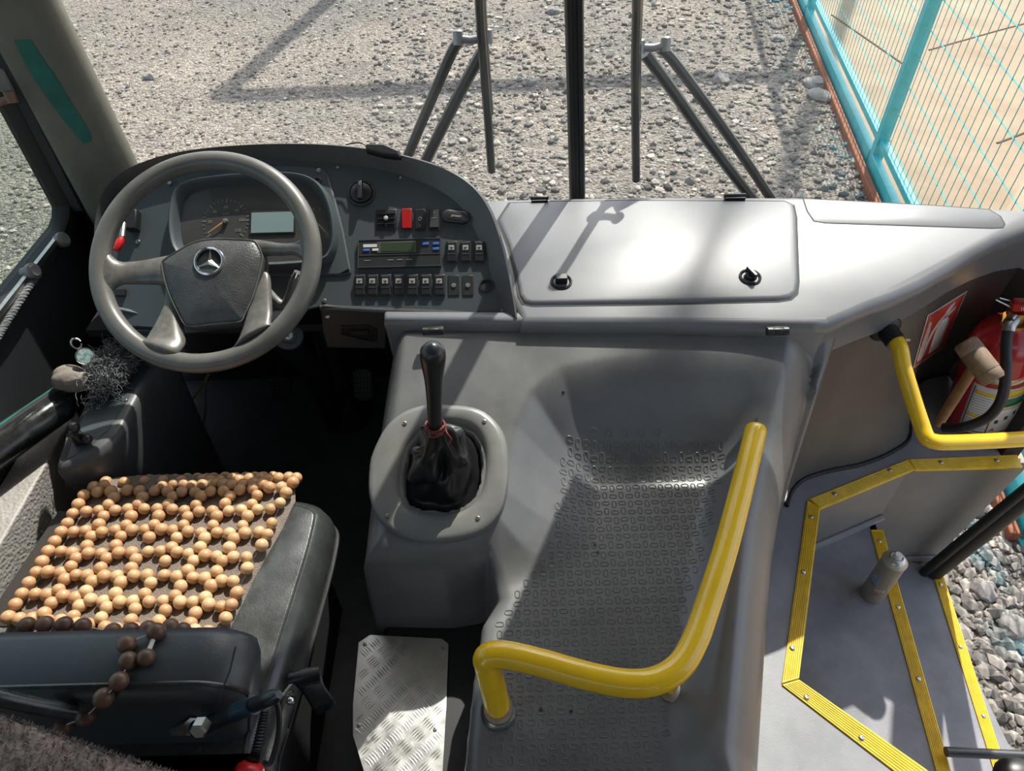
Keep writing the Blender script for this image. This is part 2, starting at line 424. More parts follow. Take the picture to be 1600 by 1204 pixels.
for px, py in ((1010-80, 851), (934, 863), (880, 613), (845, 1108), (892, 1112)):
    p, n = on_cover(px, py, .0008)
    MB().lathe([(.0035, -.004), (.0035, 0), (0, .0002)], p, n, 10).build('screw_hole', DEEP, cover)

# gear lever surround, four screws
surr = None
cen = (sum(p[0] for p in HOLE_PX)/len(HOLE_PX), sum(p[1] for p in HOLE_PX)/len(HOLE_PX))
OUT = polar_resample(smooth2d(SURR_PX), cen, 72); INN = polar_resample(smooth2d(HOLE_PX), cen, 72)
FS = Frame(PO, (1, 0, 0), (0, PN.z, -PN.y), PN)
fo = [FS.uv(*p) for p in OUT]; fi = [FS.uv(*p) for p in INN]
mb = MB()
mb.rings([[FS.p(a, b, w) for a, b in P] for P, w in ((offset2(fo, .002), -.004), (fo, .004), (offset2(fo, -.004), .009), (offset2(fo, -.012), .011), (offset2(fi, .016), .011), (offset2(fi, .006), .007), (fi, -.004), (offset2(fi, -.002), -.03))], True, False, False)
surr = mb.build('gear_surround', BEZEL, cover, ang=60)
for px, py in ((540+293/3.169, 520+447/3.169), (540+687/3.169, 520+438/3.169), (540+208/3.169, 520+905/3.169), (540+655/3.169, 520+916/3.169)):
    screw(surr, FS.px(px, py, .011), PN, .0048)
# hinge clips over the gap at the front
for px in (677, 1214):
    mb = MB(); q = U(px, 517, z=.628)
    F = Frame(q, (1, 0, 0), (0, .93, .36), (0, -.36, .93))
    mb.box((0, 0, 0), .044, .018, .008, F)
    for s in (-1, 1): mb.tube([F.p(s*.010, -.002, .003), F.p(s*.023, -.002, .003)], .0085, 12)
    mb.tube([F.p(-.012, -.002, .005), F.p(.012, -.002, .005)], .0065, 10)
    mb.build('hinge_clip', BLACK, cover, bevel=.0015)

# ================================================================== GEAR LEVER
gb = FS.px(690, 742, -.02)
gear = thing('gear_lever', gb, 'black gear lever with bulbous knob rising from a wrinkled leather boot', 'gear lever')
kt = U(676, 540, y=.852); kb = U(680, 668, y=.848)
ax = (kt-kb).normalized(); L = (kt-kb).length
mb = MB(); mb.lathe([(.0125, 0), (.0135, .02), (.0135, L*.35), (.0148, L*.55), (.0165, L*.66), (.0195, L*.78), (.0215, L*.88), (.0205, L*.95), (.015, L*.99), (.006, L+.004), (0, L+.005)], kb, ax, 28)
mb.build('shaft_and_knob', KNOB, gear, ang=70)
# boot: 40-fold cone with real creases
rs = []; n = 72; base = [FS.p(a, b, -.028) for a, b in offset2(fi, .004)]
import itertools
top = kb+ax*.004
bx, by, _ = basis(ax)
for s in range(22):
    f = min(1, s/17); g_ = max(0, (s-17)/4); ring = []
    for k in range(n):
        q = base[k]; ang = math.atan2(q.y-gb.y, q.x-gb.x)
        tp = top+Vector((math.cos(ang), math.sin(ang), 0))*.0165
        qc = gb+(q-gb)*(.70+.30*g_); qc.z = q.z+.022*(1-g_)
        p = tp.lerp(qc, f**.95)
        p.z = tp.z+(qc.z-tp.z)*(f**.95)
        amp = .019*math.sin(math.pi*min(1, f*.95))*(1-g_)
        fold = math.sin(3*ang+4.2*f+.4)*.6+math.sin(5*ang-6*f+1.1)*.45+.35*math.sin(9*ang+9*f)+.5*abs(math.sin(2.5*ang+7*f))
        out = Vector((math.cos(ang), math.sin(ang), .25))
        p += out*amp*fold*.7
        p.z += .012*math.sin(14*f+2*ang)*math.sin(math.pi*f)
        ring.append(p)
    rs.append(ring)
MB().rings(rs, True, True, True).build('boot', BOOT, gear, ang=75, sub=1)
mb = MB()
for h, rr in ((-.004, .0185), (.003, .018), (.009, .0172)):
    P = [kb+ax*(h+.002*math.sin(3*a+h*400))+(bx*math.cos(a)+by*math.sin(a))*rr for a in [2*math.pi*k/28 for k in range(28)]]
    mb.tube(P, .0022, 6, closed=True)
mb.tube(catmull([kb+bx*.018, kb+Vector((.022, -.012, -.004)), kb+Vector((.028, -.015, -.016)), kb+Vector((.024, -.018, -.024))], 6), .002, 6)
mb.build('binding_cord', CORDR, gear)

# ================================================================== GRAB RAIL ON THE COVER
rail = thing('grab_rail', on_cover(780, 1112)[0], 'thick yellow grab rail bent along the studded foot well', 'grab rail')
foot, fn = on_cover(779, 1112)
pts = [foot+Vector((0, 0, -.004)), U(771, 1075, z=.405), U(762, 1040, z=.445)]
P = [(760, 1028, .462), (772, 1022, .468), (800, 1024, .468), (850, 1036, .466), (920, 1056, .464), (980, 1067, .463), (1025, 1063, .463), (1062, 1040, .464), (1086, 1000, .466), (1104, 950, .469), (1130, 870, .478), (1152, 790, .488), (1170, 718, .50), (1181, 672, .508)]
pts += [U(a, b, z=c) for a, b, c in P]
cp = catmull(pts, 7)
mb = MB(); n = len(cp); e = (cp[-1]-cp[-2]).normalized()
rad = [.0222]*n; cp2 = cp+[cp[-1]+e*.006, cp[-1]+e*.011, cp[-1]+e*.0135]; rad += [.020, .0135, .005]
mb.tube(cp2, rad, 18); rail_o = mb.build('rail_tube', YELLOW, rail, ang=60)
mb = MB(); mb.lathe([(.031, -.004), (.031, .004), (.026, .010), (.0245, .012), (.0245, .016), (.0222, .016)], foot, fn, 22)
mb.build('foot_flange', STEEL, rail)
for (ax_, ay_, zz) in ((1052, 1042, .464), (1148, 800, .487)):
    p = U(ax_, ay_, z=zz); g = float(cover_h(np.array([p.x]), np.array([p.y]))[0])
    q = Vector((p.x+.012, p.y+.006, g-.003))
    MB().tube([p, p.lerp(q, .5), q], .012, 12).build('support_post', YELLOW, rail)
    MB().lathe([(.024, 0), (.024, .005), (.014, .010)], q, (0, 0, 1), 18).build('support_foot', STEEL, rail)

# ================================================================== ALLOY TREAD PLATE beside the cover
PZ = .18
plate = thing('tread_plate', U(625, 1100, z=PZ), 'bright alloy chequer plate step riveted between seat and engine cover', 'tread plate')
PP = [W(*p, PZ) for p in ((578, 991), (690, 997), (701, 1005), (698, 1100), (692, 1204), (690, 1330), (585, 1330), (568, 1204), (551, 1148), (551, 1100), (560, 1003))]
MB().prism(PP, PZ-.003, PZ).build('plate', ALU, plate, bevel=.0008)
mb = MB(); pc = .029
for i in range(-12, 13):
    for j in range(-4, 22):
        cx, cy = -.2+i*pc*.707+j*pc*.707-.1, .30+(j-i)*pc*.707*1.0
        o = (i+j) % 2
        a0 = R(45) if (i % 2 == 0) else R(-45)
        dx, dy = math.cos(a0), math.sin(a0)
        for k in range(-2, 3):
            ox, oy = cx-dy*k*.0052, cy+dx*k*.0052
            A = (ox-dx*.0125, oy-dy*.0125); B = (ox+dx*.0125, oy+dy*.0125)
            tst = sdf(np.array([A[0], B[0]]), np.array([A[1], B[1]]), PP)
            if tst.min() < .001: continue
            mb.tube([(A[0], A[1], PZ-.0006), ((A[0]+B[0])/2-dy*.0006, (A[1]+B[1])/2+dx*.0006, PZ+.0006), (B[0], B[1], PZ-.0006)], [.0004, .0013, .0004], 6)
mb.build('chequer_bars', ALU, plate, ang=80)
for px, py in ((570, 1006), (692, 1013), (561, 1133), (680, 1139)):
    screw(plate, U(px, py, z=PZ+.0005), (0, 0, 1), .004, name='rivet')
# moulded black box the plate is fixed on
sb = thing('step_box', (-.19, .45, 0), 'black moulded step box carrying the alloy chequer plate', 'step box')
BP = [(-.30, .25), (-.075, .25), (-.03, .66), (-.06, .735), (-.285, .735), (-.298, .60)]
mb = MB(); mb.rings([[(a, b, z) for a, b in offset2(BP, o)] for o, z in ((.012, 0), (.003, .14), (-.002, PZ-.012), (-.010, PZ-.004))]); mb.build('box_shell', RUBBER, sb)

# ================================================================== PASSENGER DASH SHELF
KS = .150
def zs(y): return .70-(1.545-y)*KS
SN = Vector((0, -KS, 1)).normalized(); SO = Vector((0, 1.545, .692))
FSH = Frame(SO, (1, 0, 0), (0, SN.z, -SN.y), SN)
shelf = thing('dash_shelf', (.5, 1.35, .5), 'wide grey moulded dash shelf under the windshield with a hinged cubby lid', 'dash shelf')
def shp(*P): return [FSH.uv(a, b) for a, b in P]
SHO = shp((700, 313), (765, 312), (900, 309), (1100, 307), (1250, 308), (1400, 315), (1600, 328), (1700, 334), (1720, 380)) + shp((1640, 354), (1600, 360), (1560, 374), (1520, 394), (1480, 419), (1440, 442), (1400, 460), (1360, 474), (1325, 489), (1295, 502), (1200, 503), (1000, 501), (818, 500), (800, 455), (770, 390))
mb = MB()
mb.rings([[FSH.p(a, b, w) for a, b in offset2(SHO, o)] for o, w in ((-.012, 0), (-.004, -.002), (.004, -.007), (.008, -.016), (.009, -.030), (.004, -.042), (.002, -.13))], True, True, True)
mb.build('shelf_moulding', SHELF, shelf, ang=50)
LG = [W(*p, .632) for p in ((603, 485), (830, 487), (1000, 488), (1270, 491), (1294, 494), (1293, 500), (1270, 502), (1000, 500), (830, 499), (603, 496))]
mb = MB(); mb.rings([[Vector((a, b, z)) for a, b in offset2(LG, o)] for o, z in ((.0, .50), (.004, .60), (.006, .615), (.003, .627), (-.004, .632))]); mb.build('ledge_moulding', SHELF, shelf, ang=60)
LID = shp((797, 319), (860, 317), (1000, 315), (1225, 316), (1238, 322), (1242, 340), (1245, 440), (1243, 458), (1234, 466), (1215, 469), (1000, 474), (832, 476), (819, 473), (813, 462), (805, 420), (796, 385), (780, 345))
mb = MB(); mb.rings([[FSH.p(a, b, w) for a, b in offset2(LID, o)] for o, w in ((.003, -.002), (0, .003), (-.003, .006), (-.008, .0075))], True, False, True)
lid = mb.build('cubby_lid', SHELF, shelf, ang=45)
mb = MB(); mb.rings([[FSH.p(a, b, .0008) for a, b in offset2(LID, o)] for o in (.006, .0005)], True, False, False); mb.build('lid_seam', DEEP, shelf)
for px, py, rot in ((877, 440, 0), (1172, 433, 25)):
    u, v = FSH.uv(px, py, .0075); O = FSH.p(u, v, .0075)
    mb = MB(); mb.lathe([(.0245, -.001), (.0245, .0025), (.0215, .004), (.018, .001), (.0175, -.001), (0, -.001)], O, SN, 28)
    k = mb.build('lid_latch', BLACK, lid)
    a = R(rot+90*0); F = Frame(O, FSH.x*math.cos(a)+FSH.y*math.sin(a), FSH.y*math.cos(a)-FSH.x*math.sin(a), SN)
    mb = MB()
    if rot == 0: mb.box((0, 0, .009), .026, .018, .018, F)
    else: mb.lathe([(.013, 0), (.012, .010), (.010, .011)], O, SN, 20); mb.box((0, 0, .012), .009, .032, .018, F)
    k2 = mb.build('latch_knob', KNOB, None, bevel=.002); k2.parent = lid; k2.location = k2.location-ORG[shelf.name]
for px, py, w in ((843, 314, .04), (1148, 310, .05)):
    O = FSH.px(px, py, .006)
    F = Frame(O, FSH.x, FSH.y, FSH.z); mb = MB(); mb.box((0, 0, 0), w, .012, .012, F); mb.tube([F.p(-w/2-.002, .004, .006), F.p(w/2+.002, .004, .006)], .005, 10)
    mb.build('lid_hinge', BLACK, shelf, bevel=.001)
INS = shp((1256, 311), (1262, 330), (1272, 345), (1290, 348), (1420, 352), (1550, 356), (1566, 355), (1569, 350), (1562, 338), (1545, 328), (1450, 321), (1340, 315))
mb = MB(); mb.rings([[FSH.p(a, b, w) for a, b in offset2(INS, o)] for o, w in ((.001, 0), (0, .0006), (-.001, .0010))], True, False, True); mb.build('defroster_cover', SHELF, shelf)
mb = MB(); mb.rings([[FSH.p(a, b, .0006) for a, b in offset2(INS, o)] for o in (.0028, .0005)], True, False, False); mb.build('cover_seam', DEEP, shelf)

# concave side panel running down to the entrance floor
TOPC = [(1270, 515), (1288, 516), (1325, 505), (1360, 489), (1400, 475), (1440, 457), (1480, 434), (1520, 409), (1560, 389), (1600, 375), (1650, 368)]
top = [FSH.px(a, b, -.022)+Vector((0, .012, 0)) for a, b in TOPC]
BOT = [(1228, 790), (1236, 767), (1256, 748), (1296, 735), (1345, 725), (1392, 706), (1420, 680)]
bot = [U(a, b, z=0) for a, b in BOT]+[Vector((1.22, 1.50, 0)), Vector((1.28, 1.56, 0)), Vector((1.34, 1.59, 0)), Vector((1.40, 1.60, 0))]
top = catmull(top, 5); bot = catmull(bot, 5); rows = []
for s in range(21):
    f = s/20; row = []
    for i, (a, b) in enumerate(zip(top, bot)):
        q = a.lerp(b, f); g = i/(len(top)-1)
        q.y += .045*math.sin(math.pi*f)*math.sin(math.pi*min(1, g*1.3)) - .012*math.sin(math.pi*f)*0
        q.y += .03*sst(0, .12, np.array(f)).item()*(1-f)
        row.append(q)
    rows.append(row)
mb = MB(); mb.grid(rows); PT = mb.tree()
spanel = mb.build('side_panel', mat('side_panel_plastic', (.085, .08, .07), .46, bump=.12, bscale=420, var=.14, vscale=6), shelf, ang=70)
MB().tube([p+Vector((0, -.004, .004)) for p in bot], .006, 8).build('foot_bead', RUBBER, shelf)
# a narrow closing fillet between the panel's inner edge and the cover (thickness)
def on_panel(px, py, lift=0):
    d = ray(px, py); h, n, _, _ = PT.ray_cast(CAM, d.normalized())
    if h is None: return U(px, py, y=1.4), Vector((0, -1, 0))
    if n.dot(CAM-h) < 0: n = -n
    return h+n*lift, n
# fire extinguisher sign
Q = [(1448.6, 492), (1511, 453), (1473, 541.5), (1425, 576)]    # TL TR BR BL
def bil(P, u, v):
    a = Vector(P[0]).lerp(Vector(P[1]), u); b = Vector(P[3]).lerp(Vector(P[2]), u); return a.lerp(b, v)
sg = thing('extinguisher_sign', on_panel(1425, 576)[0], 'red and white fire extinguisher sticker on the grey side panel', 'sign')
def sticker(u0, v0, u1, v1, lift, m, name, n=8, poly=None):
    mb = MB()
    if poly:
        P = []
        for a, b in poly:
            q = bil(Q, a, b); P.append(on_panel(q.x, q.y, lift)[0])
        mb.add(P, [tuple(range(len(P)))])
    else:
        mb.grid([[on_panel(*bil(Q, u0+(u1-u0)*i/n, v0+(v1-v0)*j/n), lift)[0] for j in range(n+1)] for i in range(n+1)])
    o = mb.build(name, m, sg); s = o.modifiers.new('solid', 'SOLIDIFY'); s.thickness = .0006; s.offset = 0; return o
sticker(0, 0, 1, 1, .0015, mat('sticker_edge', (.68, .55, .48), .5), 'sticker_border')
sticker(.05, .03, .95, .97, .0024, REDS, 'sticker_field')
bodyp = [(.40, .93), (.37, .55), (.40, .38), (.50, .30), (.62, .30), (.73, .38), (.76, .55), (.74, .93)]
for i, pl in enumerate(([(.38, .92), (.39, .62), (.39, .40)], )): pass
# pictogram as thin conforming strips
def strip(P0, P1, name='pictogram'):
    mb = MB(); n = len(P0)
    mb.grid([[on_panel(*bil(Q, *(Vector(a).lerp(Vector(b), j/4))), .0032)[0] for j in range(5)] for a, b in zip(P0, P1)])
    o = mb.build(name, WHITE, sg); s = o.modifiers.new('solid', 'SOLIDIFY'); s.thickness = .0006; s.offset = 0
strip([(.44, .90), (.42, .7), (.41, .5), (.44, .38), (.52, .31)], [(.80, .90), (.79, .7), (.78, .5), (.74, .38), (.66, .31)])
strip([(.16, .86), (.20, .62), (.28, .42), (.42, .28), (.56, .20)], [(.27, .86), (.30, .62), (.36, .46), (.46, .34), (.58, .26)])
strip([(.54, .17), (.62, .10), (.72, .06)], [(.56, .26), (.66, .22), (.74, .12)])
strip([(.60, .26), (.72, .22), (.80, .18)], [(.62, .30), (.74, .27), (.82, .24)])

# ================================================================== CAB FLOOR, LANDING AND STEPS
struct(MB().box((-.45, .55, -.02), 1.34, 2.3, .04).build('floor', FLOORB, smooth=False))
WE = [W(*p, 0) for p in ((1592, 722), (1424, 727), (1272, 790), (1236, 1066))]
d4 = Vector(W(1480, 1225, 0))-Vector(WE[3]); e4 = Vector(WE[3])+d4*((1.40-WE[3][0])/d4.x)
WELL = [(1.40, WE[0][1]), WE[1], WE[2], WE[3], (1.40, e4.y)]
LAND = [(.22, -.6), (.22, 1.62), (1.40, 1.62)]+WELL+[(1.40, -.6)]
landing = struct(MB().prism(LAND, -.035, .001).build('floor', VINYL, smooth=False))
steps = MB().box((.92, .6, -.56), .90, 1.2, .04).build('entrance_steps', VINYLT, smooth=False, loc=(1.0, .6, -.58)); struct(steps)
Z1, Z2 = -.25, -.50
E0 = Vector(W(1360, 826, Z1)); E1 = Vector(W(1468, 1204, Z1)); de = E1-E0
E0b = E0-de*.3; E1b = E1+de*1.2
def clipx(a, b, x): t = (x-a.x)/(b.x-a.x); return a.lerp(b, t)
T1 = [(WE[1][0]-.3, WE[1][1]+.35), (WE[2][0]-.05, WE[2][1]+.1), (WE[3][0]-.02, WE[3][1]), (WE[3][0]+.1, WE[3][1]-.3), (E1b.x, E1b.y), tuple(E0b)]
MB().prism(T1, Z1-.03, Z1).build('upper_tread', VINYLT, steps, smooth=False)
F0 = Vector(W(1457, 896, Z2)); F1 = Vector(W(1556, 1190, Z2)); df = F1-F0
T2 = [tuple(E0b), tuple(E1b), tuple(F1+df*1.0), tuple(F1), tuple(F0), tuple(F0-df*.25)]
T2 = [tuple(E0b+Vector((-.1, 0))), (E1b.x-.1, E1b.y), tuple(F1+df*1.0+Vector((.012, 0))), tuple(F0-df*.0+Vector((.012, .012)))]
MB().prism(T2, Z2-.02, Z2).build('lower_tread', VINYLT, steps, smooth=False)
mb = MB(); a, b = E0b, E1b; nn = Vector((de.y, -de.x)).normalized()*-.02
mb.add([(a.x, a.y, Z2), (b.x, b.y, Z2), (b.x, b.y, Z1), (a.x, a.y, Z1), (a.x+nn.x, a.y+nn.y, Z2), (b.x+nn.x, b.y+nn.y, Z2), (b.x+nn.x, b.y+nn.y, Z1), (a.x+nn.x, a.y+nn.y, Z1)], [(0, 1, 2, 3), (4, 7, 6, 5), (0, 3, 7, 4), (1, 5, 6, 2)])
mb.build('tread_riser', VINYLT, steps, smooth=False)
def riser(A, B, zb, m, name):
    A, B = Vector(A), Vector(B); t = (B-A).normalized(); n = Vector((t.y, -t.x))*-.015
    mb = MB(); P = [(A.x, A.y, zb), (B.x, B.y, zb), (B.x, B.y, -.002), (A.x, A.y, -.002)]
    mb.add(P+[(x+n.x, y+n.y, z) for x, y, z in P], [(0, 1, 2, 3), (4, 7, 6, 5), (0, 3, 7, 4), (1, 5, 6, 2), (0, 4, 5, 1), (3, 2, 6, 7)])
    mb.build(name, m, steps, smooth=False)
for i in range(4): (riser(WELL[i+1], WELL[i], Z1-.02 if i in (1, 2) else Z2-.02, PANELG, 'well_panel') if i else None)
mb = MB(); wy = WE[0][1]; mb.add([(WE[1][0], WE[1][1], Z2-.02), (1.405, wy, Z2-.02), (1.475, wy, -.002), (WE[1][0], WE[1][1], -.002), (WE[1][0], WE[1][1]+.015, Z2-.02), (1.405, wy+.015, Z2-.02), (1.475, wy+.015, -.002), (WE[1][0], WE[1][1]+.015, -.002)], [(0, 1, 2, 3), (4, 7, 6, 5), (0, 3, 7, 4), (1, 5, 6, 2), (0, 4, 5, 1), (3, 2, 6, 7)])
mb.build('well_panel', PANELG, steps, smooth=False)
q0, q1 = Vector(WELL[1]), Vector(WELL[2])
mb = MB(); mb.tube([(q0.x, q0.y-.006, Z1+.004), (q1.x+.004, q1.y-.006, Z1+.004)], .012, 8); mb.build('cove_strip', RUBBER if False else VINYLT, steps)
mb = MB(); mb.tube([(q0.x+.1, q0.y-.004, Z2+.004), (1.40, q0.y-.004, Z2+.004)], .010, 8); mb.build('cove_strip', VINYLT, steps)

# yellow nosing strips with screws, each a piece of its own
def nosing(P, z, label, screws, lip=.03, ext=None):
    pts = [U(a, b, z=z) for a, b in P]
    t = thing('step_nosing', sum(pts, Vector())/4, label, 'edge strip', 'yellow ribbed edge strips of the entrance steps')
    mb = MB(); poly = [(p.x, p.y) for p in pts]
    mb.prism(poly, z-.004, z+.004); mb.build('strip', YSTRIP, t, bevel=.0012)
    # long ribs: a line between the short edges; P order: a0,b0 (start edge) , b1,a1 (end edge)
    mb = MB()
    for f in (.12, .26, .38, .5, .62, .74, .88):
        A = pts[0].lerp(pts[1], f); B = pts[3].lerp(pts[2], f)
        mb.tube([A.lerp(B, .012)+Vector((0, 0, .0042)), A.lerp(B, .988)+Vector((0, 0, .0042))], .0013, 4)
    mb.build('ribs', YSTRIP, t)
    for a, b in screws: screw(t, U(a, b, z=z+.0046), (0, 0, 1), .0062)
    return t, pts
nosing(((1261, 782), (1281, 795), (1248, 1060), (1221, 1068)), 0.001, 'straight yellow strip along the landing edge, nearest the engine cover', ((1267, 807), (1255, 893), (1238, 1012)))
nosing(((1264, 780), (1281, 796), (1429, 734), (1418, 718)), 0.001, 'slanting yellow strip at the front corner of the landing', ((1304, 771), (1390, 734)))
nosing(((1419, 718), (1429, 735), (1597, 731), (1588, 711)), 0.001, 'yellow strip below the entrance handrail, ending at the door post', ((1470, 722), (1557, 719)))
nosing(((1221, 1070), (1248, 1062), (1480, 1226), (1424, 1226)), 0.001, 'sunlit yellow strip slanting back from the landing edge to the photo bottom', ((1260, 1089), (1346, 1152)))
nosing(((1360, 828), (1379, 828), (1490, 1222), (1467, 1222)), Z1, 'middle yellow strip on the step where the spray can stands', ((1374, 845), (1403, 948), (1435, 1060)))
nosing(((1457, 898), (1473, 898), (1578, 1222), (1558, 1222)), Z2, 'outermost yellow strip on the door sill beside the gravel', ((1470, 913), (1501, 1010), (1537, 1118)))

# entrance handrail
hr = thing('entrance_handrail', on_panel(1378, 508)[0], 'thin yellow handrail from a black flange above the entrance step', 'handrail')
fl, fn = on_panel(1374, 505, .022)
fdir = (U(1400, 545, t=(fl-CAM).dot(FWD)*.97)-fl).normalized()
mb = MB(); mb.lathe([(.030, -.03), (.037, -.006), (.037, 0), (.033, .005), (.0235, .008), (.0225, .03), (.0225, .046), (.019, .046)], fl, (fdir+fn*.9).normalized(), 26); mb.build('flange', BLACK, hr)
ax = (fdir+fn*.9).normalized()
hp = [fl+ax*.02, fl+ax*.06, U(1412, 575, z=.47), U(1427, 625, z=.42), U(1440, 664, z=.385), U(1448, 683, z=.372), U(1462, 690, z=.368), U(1490, 691, z=.366), U(1560, 688, z=.362), U(1640, 683, z=.358)]
MB().tube(catmull(hp, 7), .018, 16).build('rail_tube', YELLOW, hr, ang=60)
mb = MB(); x, y, _ = basis(ax); mb.tube([fl+ax*.036+Vector((.02, 0, 0)), fl+ax*.036+Vector((.036, -.002, 0))], .0035, 8); mb.build('clamp_screw', STEEL, hr)
# ================================================================== DASHBOARD (instrument binnacle)
AL = R(36)
FA = Frame((0, 1.2, .62), (1, 0, 0), (0, math.cos(AL), math.sin(AL)), (0, -math.sin(AL), math.cos(AL)))
dash = thing('dashboard', (-.45, 1.3, .5), 'dark curved driver dashboard with instruments, switches and tachograph', 'dashboard')
OUTP = [(148, 425), (147, 370), (151, 330), (163, 297), (185, 272), (215, 255), (260, 240), (320, 230), (400, 224), (480, 223), (545, 227), (600, 235), (650, 246), (695, 261), (728, 279), (752, 302), (770, 332), (783, 370), (793, 410), (801, 450), (808, 496)]
INP = [(158, 425), (158, 375), (163, 335), (178, 306), (204, 286), (240, 271), (290, 259), (350, 252), (420, 249), (490, 252), (545, 257), (600, 266), (645, 279), (680, 294), (707, 311), (725, 330), (742, 360), (755, 392), (766, 425), (775, 455), (785, 490)]
H0 = .030
outp = [FA.uv(*p, H0) for p in OUTP]; inp = [FA.uv(*p) for p in INP]
o2 = [(q.x, q.y) for q in catmull([(a, b, 0) for a, b in outp], 5)]; i2 = [(q.x, q.y) for q in catmull([(a, b, 0) for a, b in inp], 5)]
rings = []
for f, w in ((0, 0), (.12, .004), (.35, .012), (.7, .024), (.9, H0), (1, H0-.003), (1.05, H0-.012), (1.04, -.03), (.95, -.15)):
    rings.append([FA.p(a[0]+(b[0]-a[0])*f, a[1]+(b[1]-a[1])*f, w) for a, b in zip(i2, o2)])
cowl = MB().rings(rings, False, False, False).build('cowl', COWL, dash, ang=60)
LOWB = [(785, 490), (740, 488), (690, 486), (640, 485), (600, 483), (560, 481), (500, 478), (480, 482), (460, 500), (290, 520), (262, 512), (200, 508), (175, 490), (160, 455)]
FASP = i2+[FA.uv(*p) for p in LOWB[1:]]
MB().prism(FASP, -.012, 0, FA).build('fascia', FASCIA, dash)
lp = [FA.uv(*p) for p in ((500, 479), (560, 482), (600, 484), (700, 488), (805, 497))]
MB().tube([FA.p(a, b, -.004) for a, b in lp], .007, 8).build('lower_edge', COWL, dash)
# line of the cluster panel
CLP = [(262, 425), (263, 380), (266, 330), (275, 300), (300, 284), (360, 268), (440, 258), (500, 262), (513, 275), (524, 310), (537, 360), (548, 420), (549, 427), (540, 430), (400, 432), (300, 430)]
clp = [FA.uv(*p) for p in CLP]
cl = MB().rings([[FA.p(a, b, w) for a, b in offset2(clp, o)] for o, w in ((0, 0), (0, .003), (-.003, .005))], True, False, False).build('cluster_panel', FASCIA, dash, ang=50)
OPN = [(284, 395), (276, 365), (277, 330), (284, 305), (302, 293), (340, 286), (400, 281), (450, 280), (484, 286), (504, 302), (517, 330), (523, 365), (521, 392), (510, 408), (480, 414), (400, 418), (310, 414)]
opn = smooth2d([FA.uv(*p) for p in OPN], 4)
fill = offset2(clp, -.003)
# panel face with the opening: bridge by polar resampling about the opening's centre
cc = (sum(p[0] for p in opn)/len(opn), sum(p[1] for p in opn)/len(opn))
A = polar_resample(fill, cc, 72); B = polar_resample(opn, cc, 72); C = polar_resample(offset2(opn, -.012), cc, 72)
MB().rings([[FA.p(a, b, w) for a, b in P] for P, w in ((A, .005), (offset2(B, .010), .006), (offset2(B, .006), .024), (offset2(B, .003), .028), (B, .027), (offset2(B, -.004), .020), (C, .001))], True, False, False).build('cluster_hood', FASCIA, cl if False else dash, ang=45)
DW = .003
dial = MB().prism(offset2(C, .004), DW-.002, DW, FA).build('dial_face', DIAL, dash)
gu, gv = FA.uv(353, 346, DW)
mb = MB()
for k in range(25):
    a = R(222-k*264/24); r0, r1 = (.044, .054) if k % 4 == 0 else (.048, .053)
    w = .0009 if k % 4 == 0 else .0006
    e = Frame(FA.p(gu, gv, DW+.0006), FA.x*math.cos(a)+FA.y*math.sin(a), FA.y*math.cos(a)-FA.x*math.sin(a), FA.z)
    mb.box(((r0+r1)/2, 0, 0), r1-r0, w*2, .0006, e)
mb.build('scale_marks', DIALP, dash)
for k, s in enumerate(('20', '40', '60', '80', '100', '120')):
    a = R(180-k*44); text(s, FA, gu+.036*math.cos(a), gv+.034*math.sin(a), DW+.0006, .0095, DIALP, 'dial_number', dash)
text('km/h', FA, gu, gv+.018, DW+.0006, .006, DIALP, 'dial_number', dash)
e = R(217)
F = Frame(FA.p(gu, gv, DW+.005), FA.x*math.cos(e)+FA.y*math.sin(e), FA.y*math.cos(e)-FA.x*math.sin(e), FA.z)
MB().add([F.p(-.006, -.0016, 0), F.p(.046, -.0007, 0), F.p(.046, .0007, 0), F.p(-.006, .0016, 0), F.p(-.006, -.0016, .0012), F.p(.046, -.0007, .0012), F.p(.046, .0007, .0012), F.p(-.006, .0016, .0012)], [(3, 2, 1, 0), (4, 5, 6, 7), (0, 1, 5, 4), (1, 2, 6, 5), (2, 3, 7, 6), (3, 0, 4, 7)]).build('needle', ORANGE, dash)
MB().lathe([(.0055, 0), (.005, .007), (0, .008)], FA.p(gu, gv, DW), FA.z, 16).build('needle_hub', BEZEL, dash)
g2u, g2v = FA.uv(508, 350, DW)
mb = MB()
for k in range(10):
    a = R(100-k*22); e = Frame(FA.p(g2u-.02, g2v, DW+.0006), FA.x*math.cos(a)+FA.y*math.sin(a), FA.y*math.cos(a)-FA.x*math.sin(a), FA.z); mb.box((.036, 0, 0), .006, .0014, .0006, e)
for k in range(6):
    a = R(200-k*10+0); u, v = FA.uv(465+k*1, 340+k*5, DW); mb.box((u+.004*(k % 2), v, DW+.0006), .005, .001, .0006, FA)
mb.build('scale_marks', DIALP, dash)
def fbox(px, py, w, h, d, name, m, parent=dash, base=0, bevel=.0012, tilt=0):
    u, v = FA.uv(px, py, base)
    F = Frame(FA.p(u, v, base), FA.x, FA.y*math.cos(tilt)+FA.z*math.sin(tilt), FA.z*math.cos(tilt)-FA.y*math.sin(tilt))
    mb = MB(); mb.box((0, 0, d/2), w, h, d, F); o = mb.build(name, m, parent, bevel=bevel); return o, F
u0, v0 = FA.uv(394, 333, DW); u1, v1 = FA.uv(459, 363, DW)
MB().box(((u0+u1)/2, (v0+v1)/2, DW+.0015), abs(u1-u0)+.008, abs(v1-v0)+.008, .003, FA).build('display_frame', SWITCH, dash, bevel=.001)
MB().box(((u0+u1)/2, (v0+v1)/2, DW+.0034), abs(u1-u0), abs(v1-v0), .001, FA).build('trip_display', LCD, dash)
